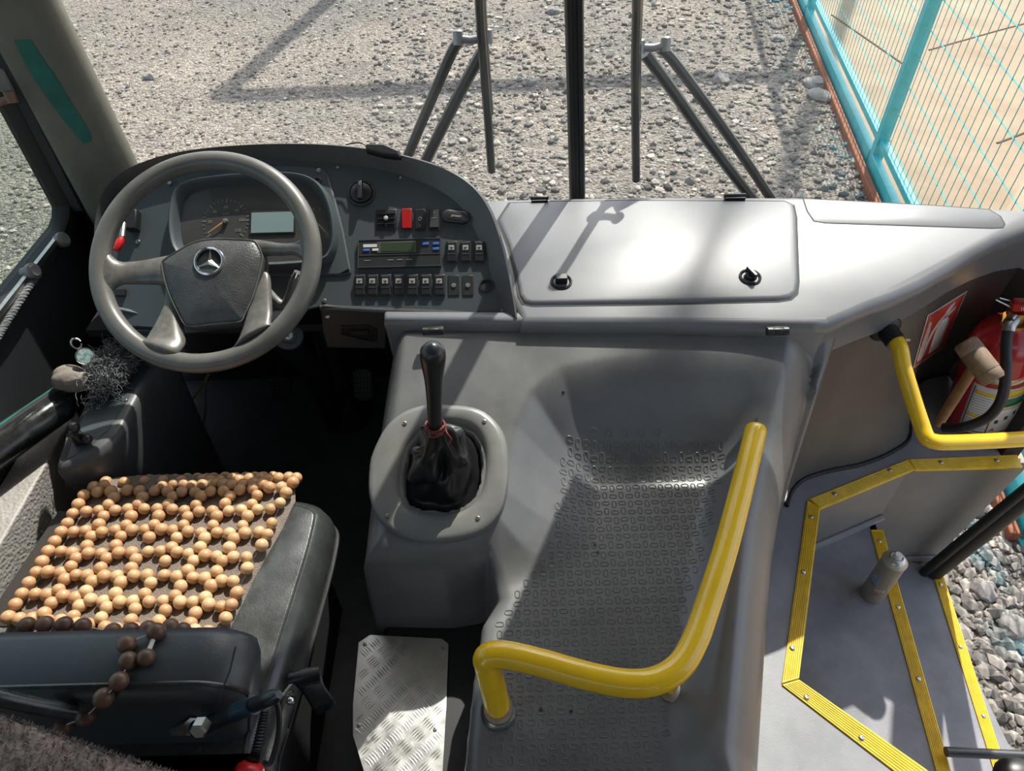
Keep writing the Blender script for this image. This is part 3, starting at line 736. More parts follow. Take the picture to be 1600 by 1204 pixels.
PXM = 1.57/FPX     # metres per photo pixel on the panel
# rotary light switch
O = FA.px(565, 302); mb = MB(); mb.lathe([(.031, 0), (.031, .003), (.027, .005), (.026, .002), (0, .002)], O, FA.z, 32); rs_ = mb.build('rotary_switch', SWITCH, dash)
mb = MB(); mb.lathe([(.0235, .002), (.0235, .008), (.021, .010), (0, .010)], O, FA.z, 28); mb.build('rotary_dial', KNOB, rs_)
F = Frame(O, FA.x, FA.y, FA.z); mb = MB(); mb.box((0, 0, .016), .010, .042, .014, F); mb.build('rotary_grip', SWITCH, rs_, bevel=.002)
mb = MB(); mb.box((0, .014, .0233), .002, .008, .0006, F); mb.build('mark', DIALP, rs_)
# air vent
o, F = fbox(604, 343, .047, .047, .004, 'air_vent', BLACK, bevel=.003)
MB().prism(rrect(0, 0, .040, .040, .006), .0040, .0046, F).build('vent_opening', DEEP, o)
mb = MB()
for k in (-.012, 0, .012): mb.box((0, k, .006), .039, .0022, .003, F)
mb.box((0, 0, .0068), .0022, .039, .003, F); mb.build('vent_slats', BLACK, o)
MB().lathe([(.004, .004), (.005, .010), (.003, .012), (0, .012)], F.O, F.z, 14).build('vent_knob', GREYT, o)
# rocker switches
def rocker(px, py, kind, label=None):
    o, F = fbox(px, py, .0245, .049, .004, 'rocker_switch', SWITCH, bevel=.0012)
    up = kind in ('tile', 'top')
    a = R(7)*(1 if kind != 'plain2' else -1)
    G = Frame(F.p(0, 0, .006), F.x, F.y*math.cos(a)+F.z*math.sin(a), F.z*math.cos(a)-F.y*math.sin(a))
    mb = MB(); mb.prism(rrect(0, 0, .0205, .044, .002), -.003, .0035, G)
    mb.build('rocker', RED if kind == 'red' else SWITCH, o, bevel=.001)
    if kind == 'tile':
        mb = MB(); mb.box((0, .008, .0038), .0125, .011, .0008, G); mb.build('pictogram_tile', GREYT, o)
        mb = MB()
        for k in range(4): mb.box((-.006+k*.004, .0185, .0038), .0025, .0025, .0012, G)
        mb.box((0, -.006, .0038), .016, .0008, .0008, G); mb.build('grip_ribs', BEZEL, o)
        mb = MB(); mb.box((0, .008, .0043), .007, .0015, .0005, G); mb.box((random.uniform(-.002, .002), .0055, .0043), .004, .0015, .0005, G); mb.build('pictogram', SWITCH, o)
    elif kind == 'plain':
        mb = MB(); mb.tube([G.p(.0035*math.cos(t), .0035*math.sin(t), .0037) for t in [k*.52 for k in range(12)]], .0005, 4, closed=True); mb.box((0, -.016, .0038), .0012, .006, .0005, G); mb.build('pictogram', DIALP, o)
    elif kind == 'plain2':
        mb = MB(); mb.box((0, .016, .0038), .0012, .006, .0005, G); mb.box((0, .001, .0038), .014, .0008, .0008, G); mb.build('pictogram', DIALP, o)
    if label: o['label'] = label
    return o
rocker(636, 343, 'red', 'bright red rocker switch'); rocker(657, 344, 'plain'); rocker(679, 344, 'plain2')
for px in (563, 583, 603, 624, 645, 666, 687): rocker(px, 446, 'tile')
for px in (706, 728, 749): rocker(px, 394, 'tile')
for px in (709, 731):
    o, F = fbox(px, 446, .0245, .046, .002, 'blank_plate', SWITCH, bevel=.0008)
    MB().lathe([(.0055, .002), (.005, .004), (0, .0045)], F.O, F.z, 16).build('indicator_lamp', BEZEL, o)
# oval power socket cover
o, F = fbox(712, 340, .001, .001, .001, 'socket_cover', BLACK, bevel=0)
bpy.data.objects.remove(o); a = R(-9)
F = Frame(F.O, F.x*math.cos(a)+F.y*math.sin(a), F.y*math.cos(a)-F.x*math.sin(a), F.z)
mb = MB(); P = rrect(0, 0, .060, .029, .0143, 8)
mb.rings([[F.p(x, y, w) for x, y in offset2(P, o_)] for o_, w in ((0, 0), (0, .009), (-.002, .011), (-.006, .012))], True, False, True); so = mb.build('socket_cover', SWITCH, dash)
text('power', F, .002, 0, .0122, .0085, GREYT, 'print', so, shear=.3, thick=.0002)
# 12 V socket
O = FA.px(760, 446); MB().lathe([(.0155, 0), (.0155, .003), (.0125, .003), (.012, -.01), (0, -.01)], O, FA.z, 24).build('lighter_socket', SWITCH, dash)
MB().lathe([(.012, .0006), (0, .0007)], O, FA.z, 20).build('socket_well', DEEP, dash)
# tachograph
u0, v0 = FA.uv(560, 376); u1, v1 = FA.uv(690, 417); w, h = u1-u0, v0-v1
o = MB().box(((u0+u1)/2, (v0+v1)/2, .0035), w, h, .007, FA).build('tachograph', SWITCH, dash, bevel=.0015)
tc_ = FA.p((u0+u1)/2, (v0+v1)/2, .007); F = Frame(tc_, FA.x, FA.y, FA.z)
mb = MB(); t = .0016
for (cx, cy, sx, sy) in ((0, h/2-t, w, t), (0, -h/2+t, w, t), (-w/2+t, 0, t, h), (w/2-t, 0, t, h), (0, -.004, w, t*.8)): mb.box((cx, cy, .0006), sx, sy, .0012, F)
mb.build('outline', COWL, o)
MB().box((-.006, .013, .0008), .086, .026, .0016, F).build('display_surround', COWL, o, bevel=.0005)
MB().box((-.004, .013, .0018), .072, .019, .0008, F).build('tachograph_display', LCDG, o)
for x, y, m in ((-.073, .008, BLUE), (.058, .019, BLUE), (.081, .019, BLUE), (.081, .007, BLUE), (-.053, .008, OFFW)):
    MB().box((x, y, .001), .014, .0055, .002, F).build('button', m, o, bevel=.0006)
MB().box((-.064, .018, .0004), .032, .007, .0008, F).build('maker_plate', OFFW, o)
mb = MB()
for x, ww in ((-.071, .014), (-.02, .013), (.001, .013), (.022, .013)): mb.box((x, -.016, .0004), ww, .0016, .0008, F)
mb.build('drawer_marks', DIALP, o)
for px, py in ((499, 268), (528, 262), (267, 287), (720, 308), (786, 486), (626, 278), (507, 470), (152, 356), (216, 378)):
    u, v = FA.uv(px, py); screw(dash, FA.p(u, v, .005 if px in (499, 267) else .0005), FA.z, .0052 if px not in (528, 626, 152) else .0038)
MB().lathe([(.009, .005), (.009, .008), (.006, .009), (.0055, .005), (0, .005)], FA.px(498, 284), FA.z, 18).build('reset_stem', SWITCH, dash)
# red hand valve left of the wheel
O = FA.px(212, 348); F = Frame(O, FA.x, FA.y, FA.z); mb = MB(); mb.box((0, 0, .012), .026, .046, .024, F); hv = mb.build('valve_block', BLACK, dash, bevel=.003)
mb = MB(); A_ = F.p(-.012, -.012, .026); B_ = FA.px(191, 371, .04); mb.tube([A_, B_], .006, 10); mb.build('valve_stem', STEEL, hv)
mb = MB(); C_ = FA.px(181, 391, .045); mb.tube([B_, B_.lerp(C_, .3), B_.lerp(C_, .75), C_], [.0055, .0085, .0085, .006], 12); o = mb.build('valve_lever', RED, hv); o['label'] = 'red lever'
MB().box((FA.uv(190, 458)[0], FA.uv(190, 458)[1], .004), .022, .014, .008, FA).build('blank_switch', BLACK, dash)
# lower panels beneath the fascia
FL = Frame((0, 1.215, .60), (1, 0, 0), (0, .10, .995), (0, -.995, .10))
def lower(px, name, m):
    P = [FL.uv(*p) for p in px]; return MB().prism(P, -.010, 0, FL).build(name, m, dash, bevel=.002)
lowr = lower(((500, 481), (505, 478), (602, 484), (604, 500), (602, 545), (512, 543), (505, 520)), 'lower_panel', PANELB)
P = [FL.uv(*p) for p in ((533, 509), (576, 508), (588, 514), (588, 533), (578, 533), (533, 522))]
so = MB().rings([[FL.p(a, b, w) for a, b in offset2(P, o_)] for o_, w in ((.002, 0), (.001, .003), (-.002, .003), (-.003, -.004))]).build('diagnostic_socket', BLACK, lowr)
u, v = FL.uv(562, 519); MB().box((u, v, .001), .042, .012, .008, FL).build('socket_pins', DEEP, lowr, bevel=.002)
screw(lowr, FL.px(512, 495), FL.z, .006)
lowl = lower(((172, 480), (285, 505), (290, 560), (262, 560), (190, 545), (168, 510)), 'lower_panel', FASCIA)
mb = MB()
for y in (505, 514, 523, 532, 541):
    a = FL.px(190, y, .002); b = FL.px(285, y+4, .002); mb.tube([a, b], .0035, 6)
mb.build('louvre', FASCIA, lowl)
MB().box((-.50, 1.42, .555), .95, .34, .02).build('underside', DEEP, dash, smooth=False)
# little black sensor wedge and its wire on the cowl
se = thing('cable_clip', FA.px(597, 236, .03), 'black wedge clip with a thin wire on top of the dashboard cowl', 'clip')
P = [FA.uv(a, b, .034) for a, b in ((571, 226), (600, 226), (624, 236), (625, 246), (600, 243), (573, 236))]
MB().rings([[FA.p(a, b, w) for a, b in offset2(P, o_)] for o_, w in ((.001, .020), (.001, .036), (-.003, .041))]).build('clip_body', BLACK, se, bevel=.001)
MB().tube(catmull([FA.px(575, 229, .038), FA.px(566, 224, .040), FA.px(556, 223, .036), FA.px(540, 226, .034)], 5), .0016, 6).build('wire', BLACK, se)

# ================================================================== STEERING WHEEL
E = R(55)
WC = U(322, 405, t=1.425)
FW = Frame(WC, (1, 0, 0), (0, math.sin(E), math.cos(E)), (0, -math.cos(E), math.sin(E)))
wheel = thing('steering_wheel', WC, 'large worn grey four-spoke steering wheel with round star emblem', 'steering wheel')
RO = .2150; mb = MB(); rs = []
N = 96
for k in range(N):
    a = 2*math.pi*k/N; d = FW.x*math.cos(a)+FW.y*math.sin(a); rs.append([WC+d*(RO+.0195*math.cos(t))+FW.z*(.0185*math.sin(t)) for t in [2*math.pi*j/18 for j in range(18)]])
rs.append(rs[0]); mb.rings(rs, True, False, False); mb.build('rim', WHEEL, wheel, ang=80)
def cw(P): return [FW.uv(130+a/3.01, 200+b/3.01, .0) for a, b in P]
PADP = cw([(360, 640), (372, 612), (450, 562), (520, 527), (610, 513), (700, 515), (790, 521), (818, 545), (838, 592), (835, 640), (818, 715), (790, 800), (757, 872), (740, 905), (690, 912), (600, 920), (500, 930), (465, 915), (440, 870), (405, 800), (378, 725)])
pp = smooth2d(PADP, 4)
pr = [[FW.p(a, b, w) for a, b in offset2(pp, o)] for o, w in ((-.004, -.055), (.002, -.028), (.001, -.012), (-.003, -.006))]
pc = (sum(a for a, b in pp)/len(pp), sum(b for a, b in pp)/len(pp)); base = offset2(pp, -.003)
for f, w in ((.93, -.002), (.8, .003), (.6, .008), (.35, .011), (.1, .012)): pr.append([FW.p(pc[0]+(a-pc[0])*f, pc[1]+(b-pc[1])*f, w) for a, b in base])
MB().rings(pr).build('hub_pad', PAD, wheel, ang=60)
MB().tube([FW.p(a, b, -.006) for a, b in offset2(pp, -.001)], .0016, 6, closed=True).build('pad_seam', SPOKE, wheel)
def spoke(sections, name='spoke'):
    """sections: (left px, right px, height mid, thickness) from hub to rim"""
    rs = []
    for A_, B_, h, th in sections:
        a = FW.uv(130+A_[0]/3.01, 200+A_[1]/3.01, h); b = FW.uv(130+B_[0]/3.01, 200+B_[1]/3.01, h); a, b = Vector(a), Vector(b); m = (a+b)/2; hw = (b-a)/2
        rs.append([FW.p(*(m+hw*math.cos(t)*(1 if abs(math.cos(t)) < .7 else 1)), h+th*math.sin(t)) for t in [2*math.pi*k/20 for k in range(20)]])
    # refine along
    out = []
    cols = [catmull([r[k] for r in rs], 6) for k in range(20)]
    for i in range(len(cols[0])): out.append([cols[k][i] for k in range(20)])
    MB().rings(out).build(name, SPOKE, wheel, ang=80)
spoke([((400, 600), (400, 740), -.022, .016), ((340, 612), (345, 738), -.022, .016), ((240, 628), (250, 735), -.018, .013), ((170, 625), (175, 740), -.008, .013), ((120, 585), (110, 790), 0, .013), ((85, 560), (75, 820), 0, .008)])
spoke([((800, 525), (800, 660), -.022, .016), ((850, 530), (850, 605), -.022, .016), ((930, 540), (930, 600), -.018, .013), ((1000, 535), (1000, 600), -.008, .012), ((1050, 500), (1055, 650), 0, .012), ((1080, 470), (1090, 690), 0, .008)])
spoke([((385, 740), (520, 900), -.03, .014), ((385, 815), (472, 905), -.024, .014), ((360, 880), (478, 970), -.014, .013), ((318, 955), (480, 1015), -.004, .013), ((290, 995), (450, 1060), .008, .014), ((250, 1000), (430, 1085), .004, .012)])
spoke([((690, 880), (845, 650), -.03, .014), ((765, 850), (878, 690), -.024, .014), ((768, 885), (888, 800), -.014, .013), ((750, 945), (890, 870), -.004, .013), ((728, 1000), (885, 920), .008, .014), ((700, 1040), (910, 920), .004, .012)])
eu, ev = FW.uv(130+592/3.01, 200+627/3.01, .012); em = .0108
FE = Frame(FW.p(eu, ev, em), FW.x, FW.y, FW.z)
mb = MB(); mb.tube([FE.p(.0275*math.cos(2*math.pi*k/48), .0275*math.sin(2*math.pi*k/48), .002) for k in range(48)], .0029, 8, closed=True)
for k in range(3):
    a = R(90+120*k-3); d = (math.cos(a), math.sin(a)); nrm = (-d[1], d[0]); w = .0054
    tip = FE.p(d[0]*.0268, d[1]*.0268, .002); l_ = FE.p(nrm[0]*w+d[0]*.0025, nrm[1]*w+d[1]*.0025, .0012); r_ = FE.p(-nrm[0]*w+d[0]*.0025, -nrm[1]*w+d[1]*.0025, .0012); c_ = FE.p(0, 0, .0055); b_ = FE.p(0, 0, .0)
    mb.add([tip, l_, r_, c_, b_], [(0, 1, 3), (0, 3, 2), (0, 4, 1), (0, 2, 4), (1, 4, 2), (1, 2, 3)])
mb.build('emblem', CHROME, wheel, ang=20)
MB().lathe([(.031, 0), (.028, .0022), (0, .0022)], FE.O-FW.z*.002, FW.z, 32).build('emblem_dish', BLACK, wheel)

# ================================================================== STEERING COLUMN with ignition lock
colm = thing('steering_column', (WC.x, WC.y+.3, .0), 'black steering column shroud with ignition lock behind the wheel', 'steering column')
ax_ = -FW.z
mb = MB(); mb.lathe([(.045, .03), (.06, .06), (.068, .10), (.068, .17), (.05, .20)], WC, ax_, 24); mb.build('shroud', RUBBER, colm)
b0 = WC+ax_*.19; MB().tube([b0, Vector((WC.x+.02, b0.y+.02, b0.z-.12)), Vector((WC.x+.06, 1.42, .28)), Vector((WC.x+.07, 1.46, 0))], .035, 12).build('lower_column', RUBBER, colm)
ig = U(450, 523, t=1.62); d = (CAM-ig).normalized(); d = (d+Vector((0, -.25, .1))).normalized()
mb = MB(); mb.lathe([(.034, -.05), (.036, -.004), (.033, 0), (.024, .001), (.019, .004), (.018, .001), (0, .001)], ig, d, 28); lock = mb.build('ignition_lock', FASCIA, colm)
MB().tube([ig-d*.045, ig-d*.05+Vector((-.07, .03, .02))], .026, 12).build('lock_housing', RUBBER, colm)
mb = MB(); mb.lathe([(.0105, 0), (.0105, .004), (0, .0042)], ig, d, 20); mb.build('lock_barrel', STEEL, lock)
x, y, _ = basis(d); F = Frame(ig+d*.0043, x, y, d); mb = MB(); mb.box((0, 0, 0), .0022, .010, .0012, F); mb.build('key_slot', DEEP, lock)
s0 = U(463, 433, t=1.50); s1 = U(437, 487, t=1.53); MB().tube(catmull([WC+ax_*.09+FW.x*.06, s1.lerp(s0, .2), s0], 6), [.010]*7+[.011]*6, 12).build('column_stalk', BEZEL, colm)
MB().tube([s0, s0+(s0-s1).normalized()*.012], .0105, 12).build('stalk_cap', CHROME, colm)

# ================================================================== PEDALS, booted shifter base, loose wires
def pedal(px, py, z, w, h, label, gname=None):
    O = U(px, py, z=z); F = Frame(O, (1, 0, 0), (0, .5, .866), (0, -.866, .5))
    t = thing('pedal', (O.x, O.y+.05, 0), label, 'pedal', gname)
    mb = MB(); mb.prism(rrect(0, 0, w, h, .02), -.008, .006, F); pd = mb.build('pedal_pad', RUBBER, t, bevel=.003)
    mb = MB()
    for i in range(-2, 3):
        for j in range(-2, 3): mb.box((i*w*.17, j*h*.16, .007), w*.10, h*.10, .004, F)
    mb.build('pad_studs', mat('worn_rubber', (.055, .055, .052), .5), t)
    MB().tube([F.p(0, h*.3, -.008), F.p(0, h*.6, -.06), Vector((O.x, 1.56, O.z+.18))], .010, 8).build('pedal_arm', RUBBER, t)
pedal(440, 605, .12, .062, .075, 'black clutch pedal with studded pad, left of the column boot')
pedal(567, 600, .12, .06, .10, 'black accelerator pedal close to the engine cover')
bo = U(537, 650, z=.02)
cb = thing('column_boot', (bo.x, bo.y, 0), 'black ribbed rubber boot around the column foot', 'boot')
mb = MB(); mb.lathe([(.085, 0), (.085, .008), (.07, .012), (.066, .03), (.055, .034), (.05, .06), (.042, .065), (.036, .12)], (bo.x, bo.y+.03, 0), (0, 0, 1), 32); mb.build('boot_bellows', RUBBER, cb)
MB().tube([(bo.x, bo.y+.03, .10), (bo.x-.03, bo.y+.10, .32)], .03, 12).build('column_tube', RUBBER, cb)
lw = tag(MB().tube(catmull([U(325, 585, z=.32), U(312, 610, z=.27), U(290, 635, z=.22), U(277, 652, z=.18)], 8), .0035, 8).build('loose_wire', WIREY), 'yellow wire hanging loose in the dark footwell', 'wire', )
lw2 = tag(MB().tube(catmull([U(322, 600, z=.3), U(320, 650, z=.2), U(310, 672, z=.16), U(290, 682, z=.14), U(265, 679, z=.13)], 8), .003, 8).build('loose_wire', WIREG), 'thin greenish wire looping beside the side console', 'wire')

# ================================================================== DRIVER SEAT
SZ = .43
seat = thing('driver_seat', (-.62, .68, 0), 'worn black leather driver seat with low backrest', 'seat')
cush = [(-.905, .40), (-.93, .60), (-.90, .82), (-.84, .875), (-.62, .885), (-.46, .88), (-.385, .85), (-.372, .78), (-.385, .60), (-.405, .40), (-.43, .34), (-.88, .34)]
cs = smooth2d(cush, 5)
rr = [[(a, b, z) for a, b in offset2(cs, o)] for o, z in ((-.03, .30), (-.005, .315), (.0, .34), (-.002, .38), (-.010, .408), (-.024, .424), (-.034, .428))]
mb = MB(); mb.rings([[Vector(p) for p in r] for r in rr]); mb.build('cushion', LEATHER, seat, ang=75)
ins = [W(*p, SZ+.004) for p in ((460, 752), (395, 905), (350, 1000), (330, 1080), (20, 1080), (5, 985), (60, 900), (118, 800), (150, 748), (300, 738))]
ins = smooth2d(ins, 4)
cu = (-.66, .62); rs = []
for f, z in ((1.0, SZ-.003), (.97, SZ+.002), (.85, SZ+.005), (.6, SZ+.008), (.3, SZ+.009), (.05, SZ+.009)): rs.append([Vector((cu[0]+(a-cu[0])*f, cu[1]+(b-cu[1])*f, z)) for a, b in ins])
MB().rings(rs).build('cushion_top', MESHF, seat, ang=75)
MB().tube([(a, b, .4255) for a, b in offset2(cs, -.030)], .0028, 6, closed=True).build('piping', LEATHER, seat)
MB().tube([(a, b, .338) for a, b in offset2(cs, .001)], .0028, 6, closed=True).build('piping', RUBBER, seat)
MB().prism([(-.86, .36), (-.43, .36), (-.43, .84), (-.86, .84)], .0, .30).build('pedestal', DEEP, seat)
# beige rail box showing at the right foot of the seat
bb = [W(*p, .02) for p in ((476, 1040), (488, 1055), (455, 1230), (425, 1230))]
MB().prism(bb, .0, .02).build('seat_rail', BEIGE, seat, bevel=.003)
# backrest: rounded slab leaning back, top edge in view
def bq(px, py, z): return U(px, py, z=z)
BT = .665
bt = [bq(-60, 975, BT), bq(0, 982, BT), bq(120, 984, BT), bq(250, 988, BT), bq(330, 1005, BT), bq(372, 1030, BT-.02), bq(396, 1068, BT-.06)]
mb = MB(); RX = bt[-1].x+.004; LX = -.90; yb = bt[2].y
prof = []
outl = rrect((RX+LX)/2, .46, RX-LX, .42, .07, 7)
rs = []
for (ins_, yy) in ((.03, .052), (.008, .046), (0, .030), (0, .0), (-.0, -.03), (.01, -.045), (.035, -.052)):
    ring = []
    for a, z in offset2(outl, -ins_):
        lean = (z-.46)*.10
        ring.append(Vector((a-(max(0, .62-z)*.30 if a > -.6 else 0), yb-.025+yy-lean, z)))
    rs.append(ring)
mb.rings(rs); BKT = mb.tree(); bk = mb.build('backrest', BACKL, seat, ang=75)
MB().tube([Vector((a-(max(0, .62-z)*.30 if a > -.6 else 0), yb-.025-.034-(z-.46)*.10, z)) for a, z in offset2(outl, -.002)], .0032, 6, closed=True).build('piping', LEATHER, seat)
def back_pt(px, py, lift=0):
    """rear face of the backrest"""
    n = Vector((0, -1, -.10)).normalized(); O = Vector((0, yb-.025-.052, .46)); return UP_plane(px, py, O+n*lift, n)
mb = MB(); mb.tube([back_pt(*p, .001) for p in ((368, 1010), (360, 1045), (348, 1075), (343, 1100))], .0012, 5); mb.build('seam_stitch', THREAD, seat)
pk = [back_pt(*p, .004) for p in ((-40, 1072), (118, 1104), (112, 1122), (-40, 1102))]
mb = MB(); mb.tube(catmull([back_pt(-60, 1078, .008), back_pt(0, 1090, .010), back_pt(60, 1103, .010), back_pt(116, 1112, .008)], 5), .011, 10); mb.build('pocket_edge', LEATHER, seat)
# armrest/recline bracket
br = thing('recline_lever', back_pt(310, 1135), 'steel bracket with hex bolt and blue-black sleeve on the backrest side', 'lever')
A_, B_ = back_pt(308, 1138, .02), back_pt(436, 1084, .016)
MB().tube([A_, A_.lerp(B_, .4), A_.lerp(B_, .85), A_.lerp(B_, .95), B_], [.0125, .010, .0100, .0095, .005], 14).build('lever_arm', BLUEARM, br)
x, y, d_ = basis((B_-A_)); MB().tube([A_.lerp(B_, .50), A_.lerp(B_, .72)], .0122, 14).build('sleeve', mat('blue_sleeve', (.012, .035, .055), .3, var=.4, vscale=80), br)
n_ = Vector((0, -1, .5)).normalized(); mb = MB(); mb.lathe([(.0115, -.004), (.0115, .010), (.009, .012), (0, .012)], back_pt(315, 1133, .034), n_, 6); mb.build('hex_bolt', STEEL, br, ang=20)
mb = MB(); mb.tube([back_pt(272, 1142, .004), back_pt(300, 1135, .014)], [.006, .012], 8); mb.build('bracket_foot', STEEL, br)
# seat belt buckle stalk
bu = thing('seat_belt_buckle', back_pt(400, 1200, .02), 'ribbed black buckle stalk with red end beside the seat', 'buckle')
s = [U(414, 1108, t=1.06), U(408, 1140, t=1.05), U(400, 1175, t=1.04), U(394, 1190, t=1.03)]; sp = catmull(s, 14)
mb = MB(); mb.tube(sp, [.0058+.0022*(i/len(sp))+(.0014 if i % 2 else -.0006) for i in range(len(sp))], 14); mb.build('ribbed_sleeve', RUBBER, bu, ang=25)
mb = MB(); e0, e1 = s[-1], U(384, 1225, t=1.02); mb.tube([e0, e0.lerp(e1, .15), e0.lerp(e1, .3), e1], [.013, .019, .021, .021], 16); mb.build('red_button', RED, bu)
mb = MB(); mb.tube(catmull([U(405, 1104, t=1.09), U(432, 1098, t=1.09), U(436, 1140, t=1.08), U(424, 1188, t=1.07), U(412, 1192, t=1.07)], 6), .0045, 8); mb.build('wire_loop', BLACK, bu)
# strap flap on a wire ring
sf = thing('strap_tag', U(495, 1075, z=.10), 'black leather strap flap hanging from a wire hook beside the seat', 'strap')
g = [[U(452, 1050, t=1.22), U(466, 1058, t=1.21), U(470, 1070, t=1.21)]]
P = [[(455, 1054), (500, 1040)], [(456, 1066), (502, 1058)], [(470, 1076), (505, 1070)], [(481, 1092), (516, 1085)], [(494, 1118), (527, 1100)]]
rows = [[U(*a, t=1.22-.010*math.sin(i*.9)).lerp(U(*b, t=1.22-.010*math.sin(i*.9)), k/4) for k in range(5)] for i, (a, b) in enumerate(P)]
mb = MB(); mb.grid(rows); o = mb.build('flap', BOOT, sf, ang=70, sub=1); q = o.modifiers.new('solid', 'SOLIDIFY'); q.thickness = .004; q.offset = 0
a, b = U(454, 1060, t=1.205), U(500, 1048, t=1.205); MB().tube([a, a.lerp(b, .5), b], [.0105, .0115, .008], 14).build('rolled_end', BOOT, sf)
mb = MB(); mb.tube(catmull([U(458, 1066, t=1.20), U(448, 1078, t=1.19), U(438, 1090, t=1.18), U(430, 1094, t=1.18)], 5), .0026, 8); mb.sphere(U(454, 1094, t=1.18), .0075); mb.tube([U(436, 1092, t=1.18), U(458, 1080, t=1.18)], .0028, 8); mb.build('wire_hook', CHROME, sf)

# ================================================================== BEADED SEAT COVER
bc = thing('bead_seat_cover', (-.66, .62, SZ), 'light wooden bead mat laid over the seat cushion', 'bead cover')
CB = [U(118+a*0, 0, z=SZ) for a in ()]
BR = .0122
cor = [W(18, 968, SZ+.014), W(338, 992, SZ+.014), W(452, 765, SZ+.014), W(142, 770, SZ+.014)]   # BL BR FR FL
def bp(u, v):
    a = Vector(cor[0]).lerp(Vector(cor[1]), u); b = Vector(cor[3]).lerp(Vector(cor[2]), u); q = a.lerp(b, v)
    z = SZ+.0175
    if v > 1: z -= (v-1)**2*.9
    return Vector((q.x, q.y, z))
beads = []; NC, NR = 7, 6
for r in range(NR+1):
    v = r/NR; sag = .02*math.sin(3*r)
    n = NC*3+1
    for k in range(NC*2+ (0)):
        cell, h = divmod(k, 2); u = (cell+(.28 if h == 0 else .72))/NC
        if u < .99: beads.append(bp(u, v+.012*math.sin(u*9+r)))
    if r < NR:
        for c_ in range(1, NC):
            for f in (.29, .71):
                u = c_/NC; beads.append(bp(u+.006*math.sin(r*2+c_), v+f/NR))
for k in range(13):
    v = (k+.2)/12.6; beads.append(bp(-.02, v)); beads.append(bp(1.0+.008*math.sin(k), v))
for k in range(21):
    beads.append(bp(k/20, 1.055+.01*math.sin(k*1.7))); 
    if k % 2 == 0 or k > 9: beads.append(bp((k+.4)/20.5, 1.13+.012*math.sin(k*2.1)))
for k in range(15): beads.append(bp(.14+k/20, 1.20+.010*math.sin(k*1.3)))
beads = [b+Vector((random.gauss(0, .0007), random.gauss(0, .0007), random.gauss(0, .0006))) for b in beads]
keep_ = []
for b in beads:
    if all((b-c_).length > .0165 for c_ in keep_): keep_.append(b)
beads = sorted(keep_, key=lambda p: (p-CAM).length)
def bead_mesh(r, m, sc=(1, 1, .94)):
    mb = MB(); mb.sphere((0, 0, 0), r, sc, 18, 12); return mb
proto = None
for b in beads[:100]:
    if proto is None:
        mb = bead_mesh(BR, BEADL); mb.v = [v+b for v in mb.v]; proto = mb.build('bead', BEADL, bc, ang=80); p0 = b
        for v_ in proto.data.vertices: v_.co -= (b-ORG[bc.name])
        proto.location = b-ORG[bc.name]
    else:
        c_ = proto.copy(); COL.objects.link(c_); c_.location = b-ORG[bc.name]; c_.rotation_euler = (random.uniform(0, 3), random.uniform(0, 3), random.uniform(0, 3)); s_ = random.uniform(.93, 1.06); c_.scale = (s_, s_, s_)
mb = MB()
for b in beads[100:]: mb.sphere(b, BR*random.uniform(.93, 1.05), (1, 1, .95), 14, 9)
o = mb.build('rear_beads', BEADL, bc, ang=80); o['kind'] = 'stuff'
mb = MB()
for r in range(NR+1): mb.tube([bp(k/12, r/NR) for k in range(13)], .0007, 4)
for c_ in range(NC+1): mb.tube([bp(c_/NC, k/12*1.05) for k in range(13)], .0007, 4)
mb.build('stringing', THREAD, bc)
# dark beads slung over the backrest
bd = thing('bead_back_cover', back_pt(200, 1040), 'strand of big dark brown wooden beads slung over the backrest', 'bead cover')
DB = [(42, 976, 1.06), (72, 975, 1.055), (100, 975, 1.05), (128, 979, 1.045), (177, 986, 1.04), (205, 984, 1.03), (228, 983, 1.02), (268, 980, 1.02), (262, 975, 1.05), (292, 983, 1.03)]
for i, (px, py, t) in enumerate(DB): pass
big = []
for px, py in ((42, 977), (70, 975), (100, 976), (129, 978), (176, 986), (204, 985), (231, 982), (266, 979), (285, 985)): big.append((UP_plane(px, py, Vector((0, yb+.038, 0)), Vector((0, 1, 0))), .0130))
for px, py, r in ((244, 987, .0128), (198, 1006, .0126), (200, 1032, .0126), (228, 1027, .0120), (186, 1064, .0125), (162, 1090, .0135), (134, 1118, .0138), (98, 1134, .0138)):
    h_, n_, _, _ = BKT.ray_cast(CAM, ray(px, py).normalized())
    if h_ is None: h_ = U(px, py, z=BT); n_ = Vector((0, 0, 1))
    if n_.dot(CAM-h_) < 0: n_ = -n_
    big.append((h_+(CAM-h_).normalized()*r*.95, r))
for q, r in big:
    mb = MB(); mb.sphere(q, r, (1, 1, .95), 20, 14); mb.build('bead', BEADD, bd, ang=80)
def bg(i): return big[i][0]
mb = MB(); mb.tube([bg(9), bg(12)], .0032, 8); mb.tube([bg(12), bg(11)+Vector((.0, 0, -.012))], .0035, 8); mb.tube(catmull([bg(9), bg(10), bg(11), bg(13), bg(14), bg(15), bg(16)], 4), .001, 6); mb.tube(catmull([bg(i) for i in range(8)], 4), .001, 6); mb.build('stringing', CORDW, bd)

